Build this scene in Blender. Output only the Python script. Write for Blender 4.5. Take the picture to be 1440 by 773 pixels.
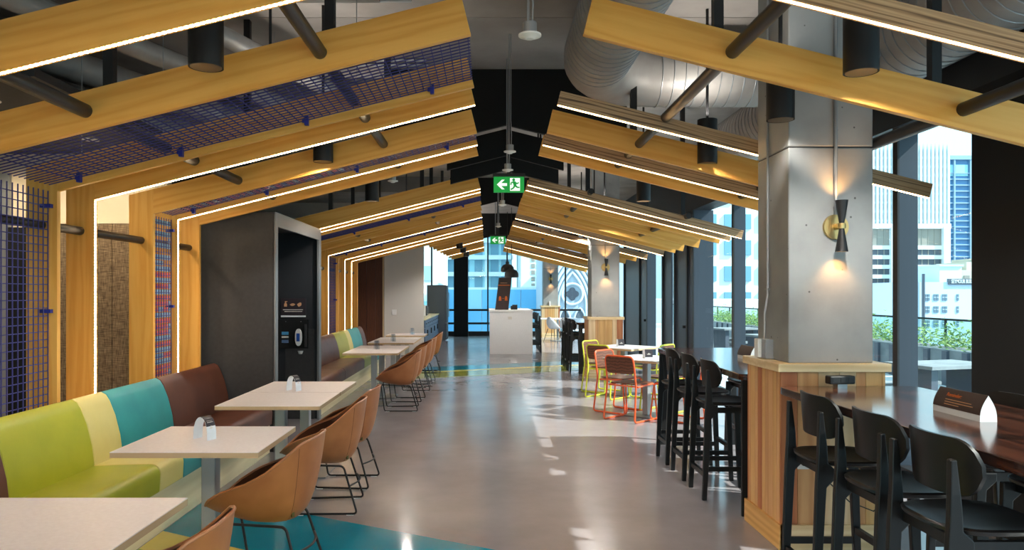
import bpy, bmesh, math, random
from mathutils import Vector, Matrix
random.seed(7)
PI = math.pi
for o in list(bpy.data.objects):
    bpy.data.objects.remove(o, do_unlink=True)
scene = bpy.context.scene
COL = scene.collection

# ------------------------------------------------------------------ camera, sky, sun, exposure
cam_data = bpy.data.cameras.new('camera')
cam_data.sensor_width = 36.0
cam_data.lens = 26.0
cam_data.shift_x = 35 / 1440
cam_data.shift_y = 26.5 / 1440
cam_data.clip_start = 0.05
cam_data.clip_end = 500
cam = bpy.data.objects.new('camera', cam_data)
cam.location = (0, 0, 1.56)
cam.rotation_euler = (PI / 2, 0, 0)
COL.objects.link(cam)
scene.camera = cam

world = bpy.data.worlds.new('sky')
scene.world = world
world.use_nodes = True
bg = world.node_tree.nodes['Background']
bg.inputs['Color'].default_value = (0.54, 0.86, 1.0, 1)
bg.inputs['Strength'].default_value = 0.78

sun_data = bpy.data.lights.new('sun', 'SUN')
sun_data.energy = 3.2
sun_data.angle = 0.01
sun_data.color = (1.0, 0.95, 0.86)
sun = bpy.data.objects.new('sun', sun_data)
sun.rotation_euler = Vector((-1.0, 0.37, -0.92)).to_track_quat('-Z', 'Y').to_euler()
COL.objects.link(sun)

scene.view_settings.view_transform = 'Standard'
scene.view_settings.look = 'None'
scene.view_settings.gamma = 1.0
scene.view_settings.use_curve_mapping = False
scene.view_settings.exposure = 1.45

# ------------------------------------------------------------------ materials
M = {}
def new_mat(name):
    m = bpy.data.materials.new(name); m.use_nodes = True
    M[name] = m
    nt = m.node_tree
    return m, nt, nt.nodes['Principled BSDF']
def c4(c): return (c[0], c[1], c[2], 1.0)
def srgb(r, g, b):
    def f(v):
        v /= 255.0
        return v / 12.92 if v <= 0.04045 else ((v + 0.055) / 1.055) ** 2.4
    return (f(r), f(g), f(b))
def N(nt, kind, **kw):
    n = nt.nodes.new(kind)
    for k, v in kw.items():
        if k in n.inputs: n.inputs[k].default_value = v
        else: setattr(n, k, v)
    return n
def coords(nt, scale=(1, 1, 1), vary=True):
    tc = nt.nodes.new('ShaderNodeTexCoord'); mp = nt.nodes.new('ShaderNodeMapping')
    nt.links.new(tc.outputs['Object'], mp.inputs['Vector'])
    mp.inputs['Scale'].default_value = scale
    if vary:
        oi = nt.nodes.new('ShaderNodeObjectInfo'); mul = N(nt, 'ShaderNodeMath', operation='MULTIPLY'); mul.inputs[1].default_value = 37.0
        nt.links.new(oi.outputs['Random'], mul.inputs[0])
        nt.links.new(mul.outputs[0], mp.inputs['Location'])
    return mp.outputs['Vector']
def ramp(nt, fac, stops):
    r = nt.nodes.new('ShaderNodeValToRGB')
    e = r.color_ramp.elements
    e[0].position, e[0].color = stops[0][0], c4(stops[0][1])
    e[1].position, e[1].color = stops[-1][0], c4(stops[-1][1])
    for p, c in stops[1:-1]:
        x = e.new(p); x.color = c4(c)
    nt.links.new(fac, r.inputs['Fac'])
    return r.outputs['Color']
def bump(nt, b, height, strength=0.2, dist=0.01):
    n = N(nt, 'ShaderNodeBump'); n.inputs['Strength'].default_value = strength; n.inputs['Distance'].default_value = dist
    nt.links.new(height, n.inputs['Height']); nt.links.new(n.outputs['Normal'], b.inputs['Normal'])
def plain(name, col, rough=0.5, metal=0.0, emit=None, strength=0.0, spec=None, coat=0.0):
    m, nt, b = new_mat(name)
    b.inputs['Base Color'].default_value = c4(col)
    b.inputs['Roughness'].default_value = rough
    b.inputs['Metallic'].default_value = metal
    if coat: b.inputs['Coat Weight'].default_value = coat
    if spec is not None: b.inputs['Specular IOR Level'].default_value = spec
    if emit:
        b.inputs['Emission Color'].default_value = c4(emit); b.inputs['Emission Strength'].default_value = strength
    return m
def noisy(name, a, b_, scale=8, rough=0.5, detail=4, vec=(1, 1, 1), bmp=0.0, metal=0.0, lo=0.35, hi=0.65, coat=0.0):
    m, nt, b = new_mat(name)
    v = coords(nt, vec)
    n = N(nt, 'ShaderNodeTexNoise'); n.inputs['Scale'].default_value = scale; n.inputs['Detail'].default_value = detail
    nt.links.new(v, n.inputs['Vector'])
    nt.links.new(ramp(nt, n.outputs['Fac'], [(lo, a), (hi, b_)]), b.inputs['Base Color'])
    b.inputs['Roughness'].default_value = rough; b.inputs['Metallic'].default_value = metal
    if coat: b.inputs['Coat Weight'].default_value = coat
    if bmp: bump(nt, b, n.outputs['Fac'], bmp)
    return m
def wood(name, axis, cols, rough=0.45, rings=5.0, stretch=0.09, dist=5.0, fine=60, coat=0.0):
    """grain running along local axis 0/1/2"""
    m, nt, b = new_mat(name)
    sc = [1.0, 1.0, 1.0]; sc[axis] = stretch
    v = coords(nt, tuple(sc))
    w = N(nt, 'ShaderNodeTexWave', wave_type='BANDS', bands_direction=('Z' if axis != 2 else 'X'))
    w.inputs['Scale'].default_value = rings; w.inputs['Distortion'].default_value = dist
    w.inputs['Detail'].default_value = 3; w.inputs['Detail Scale'].default_value = 1.6
    nt.links.new(v, w.inputs['Vector'])
    n = N(nt, 'ShaderNodeTexNoise'); n.inputs['Scale'].default_value = fine; n.inputs['Detail'].default_value = 5
    nt.links.new(v, n.inputs['Vector'])
    mx = N(nt, 'ShaderNodeMix', data_type='FLOAT'); mx.inputs['Factor'].default_value = 0.45
    nt.links.new(w.outputs['Fac'], mx.inputs[2]); nt.links.new(n.outputs['Fac'], mx.inputs[3])
    nt.links.new(ramp(nt, mx.outputs[0], cols), b.inputs['Base Color'])
    b.inputs['Roughness'].default_value = rough
    if coat: b.inputs['Coat Weight'].default_value = coat; b.inputs['Coat Roughness'].default_value = 0.15
    bump(nt, b, mx.outputs[0], 0.012)
    return m

OAK = [(0.2, srgb(230, 162, 68)), (0.5, srgb(236, 173, 79)), (0.8, srgb(240, 180, 88))]
wood('oak_x', 0, OAK, rings=4.5, dist=14, stretch=0.07, fine=120); wood('oak_z', 2, OAK, rings=4.5, dist=14, stretch=0.07, fine=120)
wood('streak_x', 0, [(0.15, srgb(96, 68, 46)), (0.35, srgb(178, 138, 96)), (0.6, srgb(206, 168, 124)), (0.9, srgb(160, 122, 86))], rings=10, stretch=0.04, dist=9, fine=70)
for nm, a, c in (('plank_tan', (196, 140, 88), (222, 172, 118)), ('plank_red', (170, 98, 58), (196, 126, 80)), ('plank_pale', (216, 182, 136), (236, 208, 166)), ('plank_honey', (204, 152, 90), (226, 180, 118))):
    wood(nm, 2, [(0.1, srgb(*a)), (0.9, srgb(*c))], rings=3.5, dist=8, stretch=0.1, rough=0.5)
wood('skirt_wood', 1, [(0.2, srgb(206, 152, 82)), (0.8, srgb(226, 178, 108))], rings=6)
wood('cap_wood', 0, [(0.2, srgb(222, 192, 142)), (0.8, srgb(240, 216, 172))], rings=6)
wood('counter_wood', 1, [(0.2, srgb(38, 20, 15)), (0.5, srgb(62, 33, 24)), (0.85, srgb(82, 46, 32))], rings=9, rough=0.13, coat=0.45)
wood('walnut_z', 2, [(0.2, srgb(74, 42, 26)), (0.8, srgb(112, 66, 40))], rings=16, rough=0.45)
wood('pale_ply_y', 1, [(0.1, srgb(226, 208, 164)), (0.9, srgb(240, 224, 184))], rings=3, dist=10, rough=0.5)
wood('chair_ply', 0, [(0.2, srgb(84, 48, 34)), (0.8, srgb(120, 74, 52))], rings=8, rough=0.4)
plain('ply_edge', srgb(196, 166, 128), 0.6)
noisy('laminate', srgb(232, 222, 220), srgb(238, 229, 227), 60, 0.4)
noisy('white_top', srgb(226, 226, 228), srgb(232, 232, 234), 60, 0.35)
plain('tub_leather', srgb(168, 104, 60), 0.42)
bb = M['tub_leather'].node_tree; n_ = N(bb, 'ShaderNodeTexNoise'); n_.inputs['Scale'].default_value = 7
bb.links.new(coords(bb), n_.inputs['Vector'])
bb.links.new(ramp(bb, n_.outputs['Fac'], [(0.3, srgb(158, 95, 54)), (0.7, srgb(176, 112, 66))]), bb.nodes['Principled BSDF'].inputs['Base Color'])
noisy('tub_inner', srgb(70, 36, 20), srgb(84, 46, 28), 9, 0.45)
noisy('vinyl_lime', srgb(164, 164, 26), srgb(174, 172, 32), 4, 0.42)
noisy('vinyl_cream', srgb(214, 196, 116), srgb(222, 204, 126), 4, 0.45)
noisy('vinyl_teal', srgb(40, 146, 148), srgb(50, 158, 158), 4, 0.42)
noisy('vinyl_brown', srgb(88, 46, 31), srgb(104, 58, 39), 4, 0.42)
plain('black_metal', srgb(30, 29, 30), 0.45, 0.3)
plain('black_paint', srgb(24, 24, 26), 0.5)
plain('matte_black', srgb(9, 9, 10), 0.85)
plain('pipe_black', srgb(44, 40, 38), 0.38, 0.2)
plain('stool_black', srgb(17, 17, 19), 0.4)
plain('mullion', srgb(50, 58, 70), 0.45, 0.1)
plain('mullion_black', srgb(20, 20, 24), 0.5)
noisy('charcoal', srgb(50, 49, 50), srgb(55, 54, 55), 30, 0.6)
plain('charcoal_frame', srgb(118, 120, 122), 0.45)
plain('niche_dark', srgb(34, 37, 42), 0.6)
plain('steel', srgb(150, 152, 154), 0.32, 0.85)
plain('leg_grey', srgb(176, 178, 178), 0.35, 0.5)
plain('galvanized', srgb(160, 164, 168), 0.4, 0.6)
plain('brass', srgb(206, 178, 120), 0.3, 0.9)
plain('white_plastic', srgb(232, 232, 230), 0.4)
plain('white_wall', srgb(214, 210, 204), 0.7)
plain('beige_wall', srgb(214, 198, 172), 0.8)
plain('navy_wire', srgb(52, 54, 120), 0.5)
plain('navy_clip', srgb(36, 44, 138), 0.4)
plain('red_ribbon', srgb(206, 84, 62), 0.7)
plain('blue_ribbon', srgb(120, 160, 186), 0.7)
plain('purple_wall', srgb(120, 88, 110), 0.8)
plain('black_cable', srgb(14, 14, 14), 0.5)
plain('grey_cable', srgb(150, 152, 154), 0.5)
plain('led', (1, 0.8, 0.5), 0.5, emit=(1.0, 0.62, 0.26), strength=9.0)
m, nt, b = new_mat('led_dotted')
v = coords(nt, (1, 1, 1), False)
w = N(nt, 'ShaderNodeTexWave', wave_type='BANDS', bands_direction='X'); w.inputs['Scale'].default_value = 14.0
nt.links.new(v, w.inputs['Vector'])
mr = N(nt, 'ShaderNodeMapRange'); mr.inputs['To Min'].default_value = 0.2; mr.inputs['To Max'].default_value = 18.0
nt.links.new(w.outputs['Fac'], mr.inputs['Value'])
b.inputs['Emission Color'].default_value = (1.0, 0.78, 0.48, 1)
nt.links.new(mr.outputs[0], b.inputs['Emission Strength'])
plain('lamp_glow', (1, 0.9, 0.75), 0.5, emit=(1.0, 0.86, 0.66), strength=10.0)
plain('lamp_inner', srgb(110, 96, 80), 0.3, 0.6)
plain('sensor_white', srgb(226, 226, 220), 0.4)
plain('exit_green', srgb(20, 150, 60), 0.4, emit=srgb(10, 150, 60), strength=0.25)
plain('exit_white', srgb(240, 244, 240), 0.4, emit=(0.9, 1, 0.92), strength=0.3)
plain('print_orange', srgb(226, 112, 40), 0.5)
plain('print_tan', srgb(200, 150, 110), 0.5)
plain('print_white', srgb(226, 220, 210), 0.5)
plain('sign_dark', srgb(46, 38, 44), 0.45)
plain('sign_brown', srgb(58, 42, 42), 0.4)
plain('paper_white', srgb(232, 236, 240), 0.5)
plain('label_blue', srgb(80, 160, 210), 0.5)
plain('label_steel', srgb(96, 122, 160), 0.5)
plain('screen_blue', srgb(36, 84, 170), 0.3)
plain('cabinet_blue', srgb(76, 98, 128), 0.45)
plain('fridge_steel', srgb(98, 104, 110), 0.3, 0.7)
plain('chair_orange', srgb(238, 98, 50), 0.4)
plain('chair_lime', srgb(214, 218, 62), 0.4)
plain('shell_white', srgb(226, 230, 236), 0.4)
plain('amber_bead', srgb(82, 74, 30), 0.3)
plain('seam_brown', srgb(120, 70, 38), 0.5)
noisy('duct', srgb(146, 143, 140), srgb(160, 158, 155), 5, 0.5, metal=0.15)
noisy('ceiling_concrete', srgb(136, 131, 127), srgb(154, 149, 145), 2.0, 0.8)
noisy('beam_grey', srgb(120, 117, 114), srgb(142, 138, 134), 2.0, 0.75)
# acrylic / glass
def glassy(name, tint, refl=0.08, rough=0.0):
    m = bpy.data.materials.new(name); m.use_nodes = True; M[name] = m
    nt = m.node_tree; nt.nodes.clear()
    out = nt.nodes.new('ShaderNodeOutputMaterial'); mix = nt.nodes.new('ShaderNodeMixShader')
    t = nt.nodes.new('ShaderNodeBsdfTransparent'); g = nt.nodes.new('ShaderNodeBsdfGlossy')
    t.inputs['Color'].default_value = c4(tint); g.inputs['Roughness'].default_value = rough
    mix.inputs[0].default_value = refl
    nt.links.new(t.outputs[0], mix.inputs[1]); nt.links.new(g.outputs[0], mix.inputs[2]); nt.links.new(mix.outputs[0], out.inputs['Surface'])
    return m
glassy('window_glass', (0.94, 0.985, 0.99), 0.015)
glassy('rail_glass', (0.80, 0.92, 0.92), 0.10)
glassy('acrylic', (0.86, 0.90, 0.94), 0.12)
# concrete of the columns with pinholes
m, nt, b = new_mat('column_concrete')
v = coords(nt)
n1 = N(nt, 'ShaderNodeTexNoise'); n1.inputs['Scale'].default_value = 2.2; n1.inputs['Detail'].default_value = 6
n2 = N(nt, 'ShaderNodeTexVoronoi'); n2.inputs['Scale'].default_value = 9.0
nt.links.new(v, n1.inputs['Vector']); nt.links.new(v, n2.inputs['Vector'])
base = ramp(nt, n1.outputs['Fac'], [(0.3, srgb(132, 135, 136)), (0.5, srgb(152, 155, 155)), (0.7, srgb(164, 166, 165))])
hole = ramp(nt, n2.outputs['Distance'], [(0.045, (0.25, 0.25, 0.25)), (0.07, (1, 1, 1))])
mu = N(nt, 'ShaderNodeMix', data_type='RGBA', blend_type='MULTIPLY'); mu.inputs[0].default_value = 1.0
nt.links.new(base, mu.inputs[6]); nt.links.new(hole, mu.inputs[7]); nt.links.new(mu.outputs[2], b.inputs['Base Color'])
b.inputs['Roughness'].default_value = 0.6
# polished floor
def floor_mat(name, a, c, r0, r1, sc=0.9):
    m, nt, b = new_mat(name)
    v = coords(nt, (1, 1, 1), False)
    n1 = N(nt, 'ShaderNodeTexNoise'); n1.inputs['Scale'].default_value = sc; n1.inputs['Detail'].default_value = 7; n1.inputs['Roughness'].default_value = 0.62
    n2 = N(nt, 'ShaderNodeTexNoise'); n2.inputs['Scale'].default_value = 3.2; n2.inputs['Detail'].default_value = 3
    nt.links.new(v, n1.inputs['Vector']); nt.links.new(v, n2.inputs['Vector'])
    nt.links.new(ramp(nt, n1.outputs['Fac'], [(0.3, a), (0.7, c)]), b.inputs['Base Color'])
    mr = N(nt, 'ShaderNodeMapRange'); mr.inputs['To Min'].default_value = r0; mr.inputs['To Max'].default_value = r1
    nt.links.new(n2.outputs['Fac'], mr.inputs['Value']); nt.links.new(mr.outputs[0], b.inputs['Roughness'])
    return m
floor_mat('floor_concrete', srgb(138, 131, 134), srgb(158, 151, 154), 0.10, 0.26)
floor_mat('floor_teal', srgb(4, 130, 156), srgb(8, 142, 168), 0.06, 0.14)
floor_mat('floor_yellow', srgb(222, 196, 92), srgb(228, 204, 104), 0.08, 0.16)
floor_mat('floor_lime', srgb(150, 158, 60), srgb(158, 166, 68), 0.06, 0.12)
# woven textile panel
m, nt, b = new_mat('textile')
v = coords(nt, (1, 1, 1), False)
w1 = N(nt, 'ShaderNodeTexNoise'); w1.inputs['Scale'].default_value = 60; w1.inputs['Detail'].default_value = 3
w2 = N(nt, 'ShaderNodeTexNoise'); w2.inputs['Scale'].default_value = 60; w2.inputs['Detail'].default_value = 3
m1 = N(nt, 'ShaderNodeMapping'); m1.inputs['Scale'].default_value = (2.4, 1, 0.18)
m2 = N(nt, 'ShaderNodeMapping'); m2.inputs['Scale'].default_value = (0.18, 1, 2.4)
nt.links.new(v, m1.inputs['Vector']); nt.links.new(v, m2.inputs['Vector'])
nt.links.new(m1.outputs[0], w1.inputs['Vector']); nt.links.new(m2.outputs[0], w2.inputs['Vector'])
mm = N(nt, 'ShaderNodeMath', operation='MULTIPLY'); nt.links.new(w1.outputs['Fac'], mm.inputs[0]); nt.links.new(w2.outputs['Fac'], mm.inputs[1])
nt.links.new(ramp(nt, mm.outputs[0], [(0.14, srgb(78, 62, 46)), (0.25, srgb(122, 101, 76)), (0.38, srgb(156, 134, 104))]), b.inputs['Base Color'])
b.inputs['Roughness'].default_value = 0.9
# outdoors
plain('tower_white', srgb(226, 236, 240), 0.7)
plain('tower_glass', srgb(96, 140, 160), 0.25)
plain('tower_dark', srgb(84, 92, 104), 0.3)
plain('tower_taupe', srgb(150, 146, 138), 0.5)
plain('blue_glass', srgb(84, 132, 176), 0.25)
plain('blue_bar', srgb(150, 178, 200), 0.6)
plain('old_white', srgb(206, 222, 240), 0.8)
plain('old_cream', srgb(200, 196, 180), 0.8)
plain('old_window', srgb(110, 132, 148), 0.3)
plain('old_sign', srgb(96, 104, 116), 0.6)
plain('condo_slab', srgb(228, 238, 243), 0.7)
plain('condo_glass', srgb(168, 220, 230), 0.25)
plain('condo_dark', srgb(112, 160, 180), 0.3)
plain('sky_panel', srgb(112, 192, 236), 0.3)
plain('sky_panel_pale', srgb(160, 216, 242), 0.3)
plain('stone_grey', srgb(176, 190, 204), 0.8)
plain('stone_pale', srgb(206, 218, 230), 0.8)
plain('stone_dark', srgb(58, 66, 80), 0.6)
noisy('terrace_paving', srgb(176, 184, 188), srgb(196, 202, 206), 2, 0.8)
noisy('planter_grey', srgb(120, 128, 132), srgb(140, 148, 152), 3, 0.8)
noisy('leaf_green', srgb(70, 112, 50), srgb(128, 164, 84), 9, 0.6)
plain('asphalt', srgb(110, 116, 122), 0.9)

# ------------------------------------------------------------------ mesh builder
class MB:
    def __init__(s): s.v = []; s.f = []
    def add(s, vs, fs):
        n = len(s.v); s.v += [tuple(p) for p in vs]; s.f += [tuple(n + i for i in f) for f in fs]; return s
    def box(s, x0, x1, y0, y1, z0, z1):
        return s.add([(x0, y0, z0), (x1, y0, z0), (x1, y1, z0), (x0, y1, z0), (x0, y0, z1), (x1, y0, z1), (x1, y1, z1), (x0, y1, z1)],
                     [(0, 3, 2, 1), (4, 5, 6, 7), (0, 1, 5, 4), (1, 2, 6, 5), (2, 3, 7, 6), (3, 0, 4, 7)])
    def bar(s, a, b, w, h, up=(0, 0, 1)):
        a, b = Vector(a), Vector(b); d = (b - a).normalized(); u = Vector(up)
        r = d.cross(u)
        if r.length < 1e-4: r = d.cross(Vector((1, 0, 0)))
        r.normalize(); u = r.cross(d).normalized()
        vs = []
        for p in (a, b):
            for i, j in ((-1, -1), (1, -1), (1, 1), (-1, 1)):
                vs.append(p + r * (w / 2 * i) + u * (h / 2 * j))
        return s.add(vs, [(0, 1, 2, 3), (7, 6, 5, 4), (0, 4, 5, 1), (1, 5, 6, 2), (2, 6, 7, 3), (3, 7, 4, 0)])
    def prism(s, pts, axis, a0, a1):
        n = len(pts)
        def P(p, a):
            return {'x': (a, p[0], p[1]), 'y': (p[0], a, p[1]), 'z': (p[0], p[1], a)}[axis]
        vs = [P(p, a0) for p in pts] + [P(p, a1) for p in pts]
        fs = [tuple(range(n)), tuple(range(2 * n - 1, n - 1, -1))]
        fs += [(i, n + i, n + (i + 1) % n, (i + 1) % n) for i in range(n)]
        return s.add(vs, fs)
    def tube(s, path, r, n=8, closed=False, r1=None):
        path = [Vector(p) for p in path]; m = len(path)
        T = []
        for i in range(m):
            a = path[i - 1] if (i > 0 or closed) else path[i]
            b = path[(i + 1) % m] if (i < m - 1 or closed) else path[i]
            T.append((b - a).normalized())
        u = T[0].orthogonal().normalized(); rings = []
        for i in range(m):
            if i:
                u = (u - T[i] * u.dot(T[i]))
                if u.length < 1e-5: u = T[i].orthogonal()
                u.normalize()
            w = T[i].cross(u)
            rr = r if r1 is None else r + (r1 - r) * i / (m - 1)
            rings.append([path[i] + (u * math.cos(2 * PI * k / n) + w * math.sin(2 * PI * k / n)) * rr for k in range(n)])
        vs = [p for g in rings for p in g]; fs = []
        for i in range(m if closed else m - 1):
            j = (i + 1) % m
            for k in range(n):
                fs.append((i * n + k, i * n + (k + 1) % n, j * n + (k + 1) % n, j * n + k))
        if not closed:
            fs.append(tuple(range(n - 1, -1, -1))); fs.append(tuple((m - 1) * n + k for k in range(n)))
        return s.add(vs, fs)
    def lathe(s, prof, n=20, c=(0, 0, 0), axis='z'):
        vs = []; fs = []
        for r, z in prof:
            for k in range(n):
                a = 2 * PI * k / n; x, y = r * math.cos(a), r * math.sin(a)
                p = {'z': (x, y, z), 'x': (z, x, y), 'y': (x, z, y)}[axis]
                vs.append((c[0] + p[0], c[1] + p[1], c[2] + p[2]))
        for i in range(len(prof) - 1):
            for k in range(n):
                fs.append((i * n + k, i * n + (k + 1) % n, (i + 1) * n + (k + 1) % n, (i + 1) * n + k))
        if prof[0][0] > 1e-6: fs.append(tuple(range(n - 1, -1, -1)))
        if prof[-1][0] > 1e-6: fs.append(tuple((len(prof) - 1) * n + k for k in range(n)))
        return s.add(vs, fs)
    def grid(s, fn, nu, nv, closed=False):
        vs = [fn(i / (nu if closed else nu - 1), j / (nv - 1)) for j in range(nv) for i in range(nu)]
        fs = []
        for j in range(nv - 1):
            for i in range(nu if closed else nu - 1):
                k = (i + 1) % nu
                fs.append((j * nu + i, j * nu + k, (j + 1) * nu + k, (j + 1) * nu + i))
        return s.add(vs, fs)
    def mesh(s, name, smooth=False, recalc=True, weld=False):
        me = bpy.data.meshes.new(name); me.from_pydata(s.v, [], s.f)
        if recalc or weld:
            bm = bmesh.new(); bm.from_mesh(me)
            if weld: bmesh.ops.remove_doubles(bm, verts=bm.verts, dist=1e-4)
            if recalc: bmesh.ops.recalc_face_normals(bm, faces=bm.faces)
            bm.to_mesh(me); bm.free()
        if smooth:
            for p in me.polygons: p.use_smooth = True
            try: me.set_sharp_from_angle(angle=math.radians(38))
            except Exception: pass
        return me
    def build(s, name, mat, parent=None, smooth=False, bevel=0.0, recalc=True, weld=False, loc=None, rot=None, seg=2):
        o = bpy.data.objects.new(name, s.mesh(name, smooth, recalc, weld))
        COL.objects.link(o)
        o.data.materials.append(M[mat] if isinstance(mat, str) else mat)
        if parent: o.parent = parent
        if loc: o.location = loc
        if rot: o.rotation_euler = rot
        if bevel:
            b = o.modifiers.new('bevel', 'BEVEL'); b.width = bevel; b.segments = seg; b.limit_method = 'ANGLE'; b.angle_limit = math.radians(35)
        return o
def shared(name, mesh, mat, parent=None, loc=None, rot=None):
    o = bpy.data.objects.new(name, mesh); COL.objects.link(o)
    if not mesh.materials: mesh.materials.append(M[mat])
    if parent: o.parent = parent
    if loc: o.location = loc
    if rot: o.rotation_euler = rot
    return o
def tag(o, label, cat, group=None):
    o['label'] = label; o['category'] = cat
    if group: o['group'] = group
    return o
def thing(name, label, cat, loc=(0, 0, 0), rz=0.0, group=None):
    o = bpy.data.objects.new(name, None); COL.objects.link(o); o.empty_display_size = 0.1
    o.location = loc; o.rotation_euler = (0, 0, rz)
    return tag(o, label, cat, group)
def struct(o):
    o['kind'] = 'structure'; return o
def copy_tree(o, label=None, loc=None, rz=None, parent=None):
    c = o.copy(); COL.objects.link(c); c.parent = parent
    if label: c['label'] = label
    if loc is not None: c.location = loc
    if rz is not None: c.rotation_euler = (0, 0, rz)
    for ch in list(o.children):
        copy_tree(ch, None, None, None, c)
    return c
def rounded(points, rad, seg=4, closed=False):
    pts = [Vector(p) for p in points]; out = []; n = len(pts)
    for i, p in enumerate(pts):
        if not closed and i in (0, n - 1): out.append(p); continue
        a, b = pts[i - 1], pts[(i + 1) % n]
        r = min(rad, (a - p).length * 0.49, (b - p).length * 0.49)
        p0 = p + (a - p).normalized() * r; p1 = p + (b - p).normalized() * r
        for k in range(seg + 1):
            t = k / seg
            out.append(p0 * (1 - t) ** 2 + p * 2 * t * (1 - t) + p1 * t * t)
    return out
def text_mesh(txt, size, name, mat, parent, loc, rot, extrude=0.001, bold=0.0, align='CENTER', squash=1.0):
    cu = bpy.data.curves.new(name, 'FONT'); cu.body = txt; cu.size = size; cu.extrude = extrude; cu.align_x = align; cu.align_y = 'CENTER'
    cu.offset = bold; cu.resolution_u = 3
    t = bpy.data.objects.new(name + '_tmp', cu); COL.objects.link(t)
    dg = bpy.context.evaluated_depsgraph_get()
    me = bpy.data.meshes.new_from_object(t.evaluated_get(dg)); me.name = name
    bpy.data.objects.remove(t, do_unlink=True)
    o = bpy.data.objects.new(name, me); COL.objects.link(o)
    me.materials.clear(); me.materials.append(M[mat])
    o.parent = parent; o.location = loc; o.rotation_euler = rot; o.scale = (squash, 1, 1)
    return o
ORD = ['first', 'second', 'third', 'fourth', 'fifth', 'sixth', 'seventh', 'eighth', 'ninth', 'tenth', 'eleventh', 'twelfth', 'thirteenth', 'fourteenth', 'fifteenth',
       'sixteenth', 'seventeenth', 'eighteenth', 'nineteenth', 'twentieth', 'twenty-first', 'twenty-second', 'twenty-third', 'twenty-fourth', 'twenty-fifth', 'twenty-sixth', 'twenty-seventh', 'twenty-eighth', 'twenty-ninth']
def spot(name, loc, power, size=100, blend=0.5, col=(1, 0.86, 0.68), direction=(0, 0, -1), radius=0.05, parent=None):
    d = bpy.data.lights.new(name, 'SPOT'); d.energy = power; d.spot_size = math.radians(size); d.spot_blend = blend; d.color = col; d.shadow_soft_size = radius
    o = bpy.data.objects.new(name, d); COL.objects.link(o); o.location = loc
    o.rotation_euler = Vector(direction).to_track_quat('-Z', 'Y').to_euler()
    if parent: o.parent = parent
    return o

# ------------------------------------------------------------------ room shell
XL, XR, YB, YE, ZC = -6.0, 3.5, -4.0, 27.6, 3.9
floor = struct(MB().box(XL, XR + 0.12, YB, YE + 0.12, -0.2, 0).build('floor', 'floor_concrete'))
def band(pts, mat):
    return MB().prism(pts, 'z', 0.0, 0.0025).build('painted_band', mat, floor)
def slant(x0, x1, ya, yb, k):     # band between two slanted lines y = y0 + k*x
    return [(x0, ya + k * x0), (x1, ya + k * x1), (x1, yb + k * x1), (x0, yb + k * x0)]
band(slant(-2.13, 1.5, 3.69, 4.53, -0.55), 'floor_teal')
band(slant(-2.13, 1.5, 3.35, 3.69, -0.55), 'floor_yellow')
band(slant(-2.13, 1.5, 2.55, 3.35, -0.55), 'floor_lime')
band(slant(-2.13, 3.4, 14.25, 15.15, 0.47), 'floor_lime')
band(slant(-2.13, 3.4, 15.15, 15.42, 0.47), 'floor_yellow')
band(slant(-2.13, 3.4, 15.42, 16.3, 0.47), 'floor_teal')

ceil = struct(MB().box(XL, XR + 0.12, YB, YE + 0.12, ZC + 0.02, ZC + 0.25).build('ceiling', 'black_paint'))
ys = [YB, -1.0, 1.6, 4.0, 6.27, 8.6, 11.0, 13.6, 16.2, 18.8, 21.4, 24.0, YE + 0.12]
for i in range(len(ys) - 1):
    MB().box(XL, XR + 0.12, ys[i] + 0.006, ys[i + 1] - 0.006, ZC, ZC + 0.02).build('ceiling_slab', 'ceiling_concrete', ceil)

struct(MB().box(XL - 0.1, XL, YB, 7.6, 0, ZC).build('wall_left', 'beige_wall'))
struct(MB().box(-3.4, -3.3, 9.3, 19.0, 0, 2.6).build('wall_left_lounge', 'purple_wall'))
struct(MB().box(XL, -3.3, 19.0, 19.1, 0, ZC).build('wall_left_far', 'white_wall'))
struct(MB().box(XL, -3.4, 9.3, 19.0, 2.6, 2.7).build('ceiling_left_store', 'black_paint'))

# wall facing the camera behind the posts, with woven panels, door and plaster band
wb = struct(MB().box(XL, -3.3, 7.62, 7.74, 0, 3.0).build('wall_booth', 'beige_wall'))
x = -4.42
for k in range(2):
    MB().box(x, x + 0.57, 7.585, 7.62, 0.1, 2.28).build('textile_panel', 'textile', wb, bevel=0.004)
    x += 0.575
MB().box(-4.42, -3.27, 7.58, 7.62, 2.28, 2.297).build('trim_rail', 'beige_wall', wb)
dr = struct(MB().box(-4.9, -4.44, 7.56, 7.62, 0, 2.24).build('door_1', 'matte_black'))
MB().tube([(-4.5, 7.55, 0.95), (-4.5, 7.51, 0.95), (-4.5, 7.51, 1.25), (-4.5, 7.55, 1.25)], 0.01).build('door_handle', 'steel', dr)
struct(MB().box(-5.3, -4.9, 7.58, 7.62, 0, 2.8).build('trim_1', 'galvanized'))
struct(MB().box(XL, -3.0, 4.9, 7.6, 3.0, 3.06).build('ceiling_booth', 'charcoal'))

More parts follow.
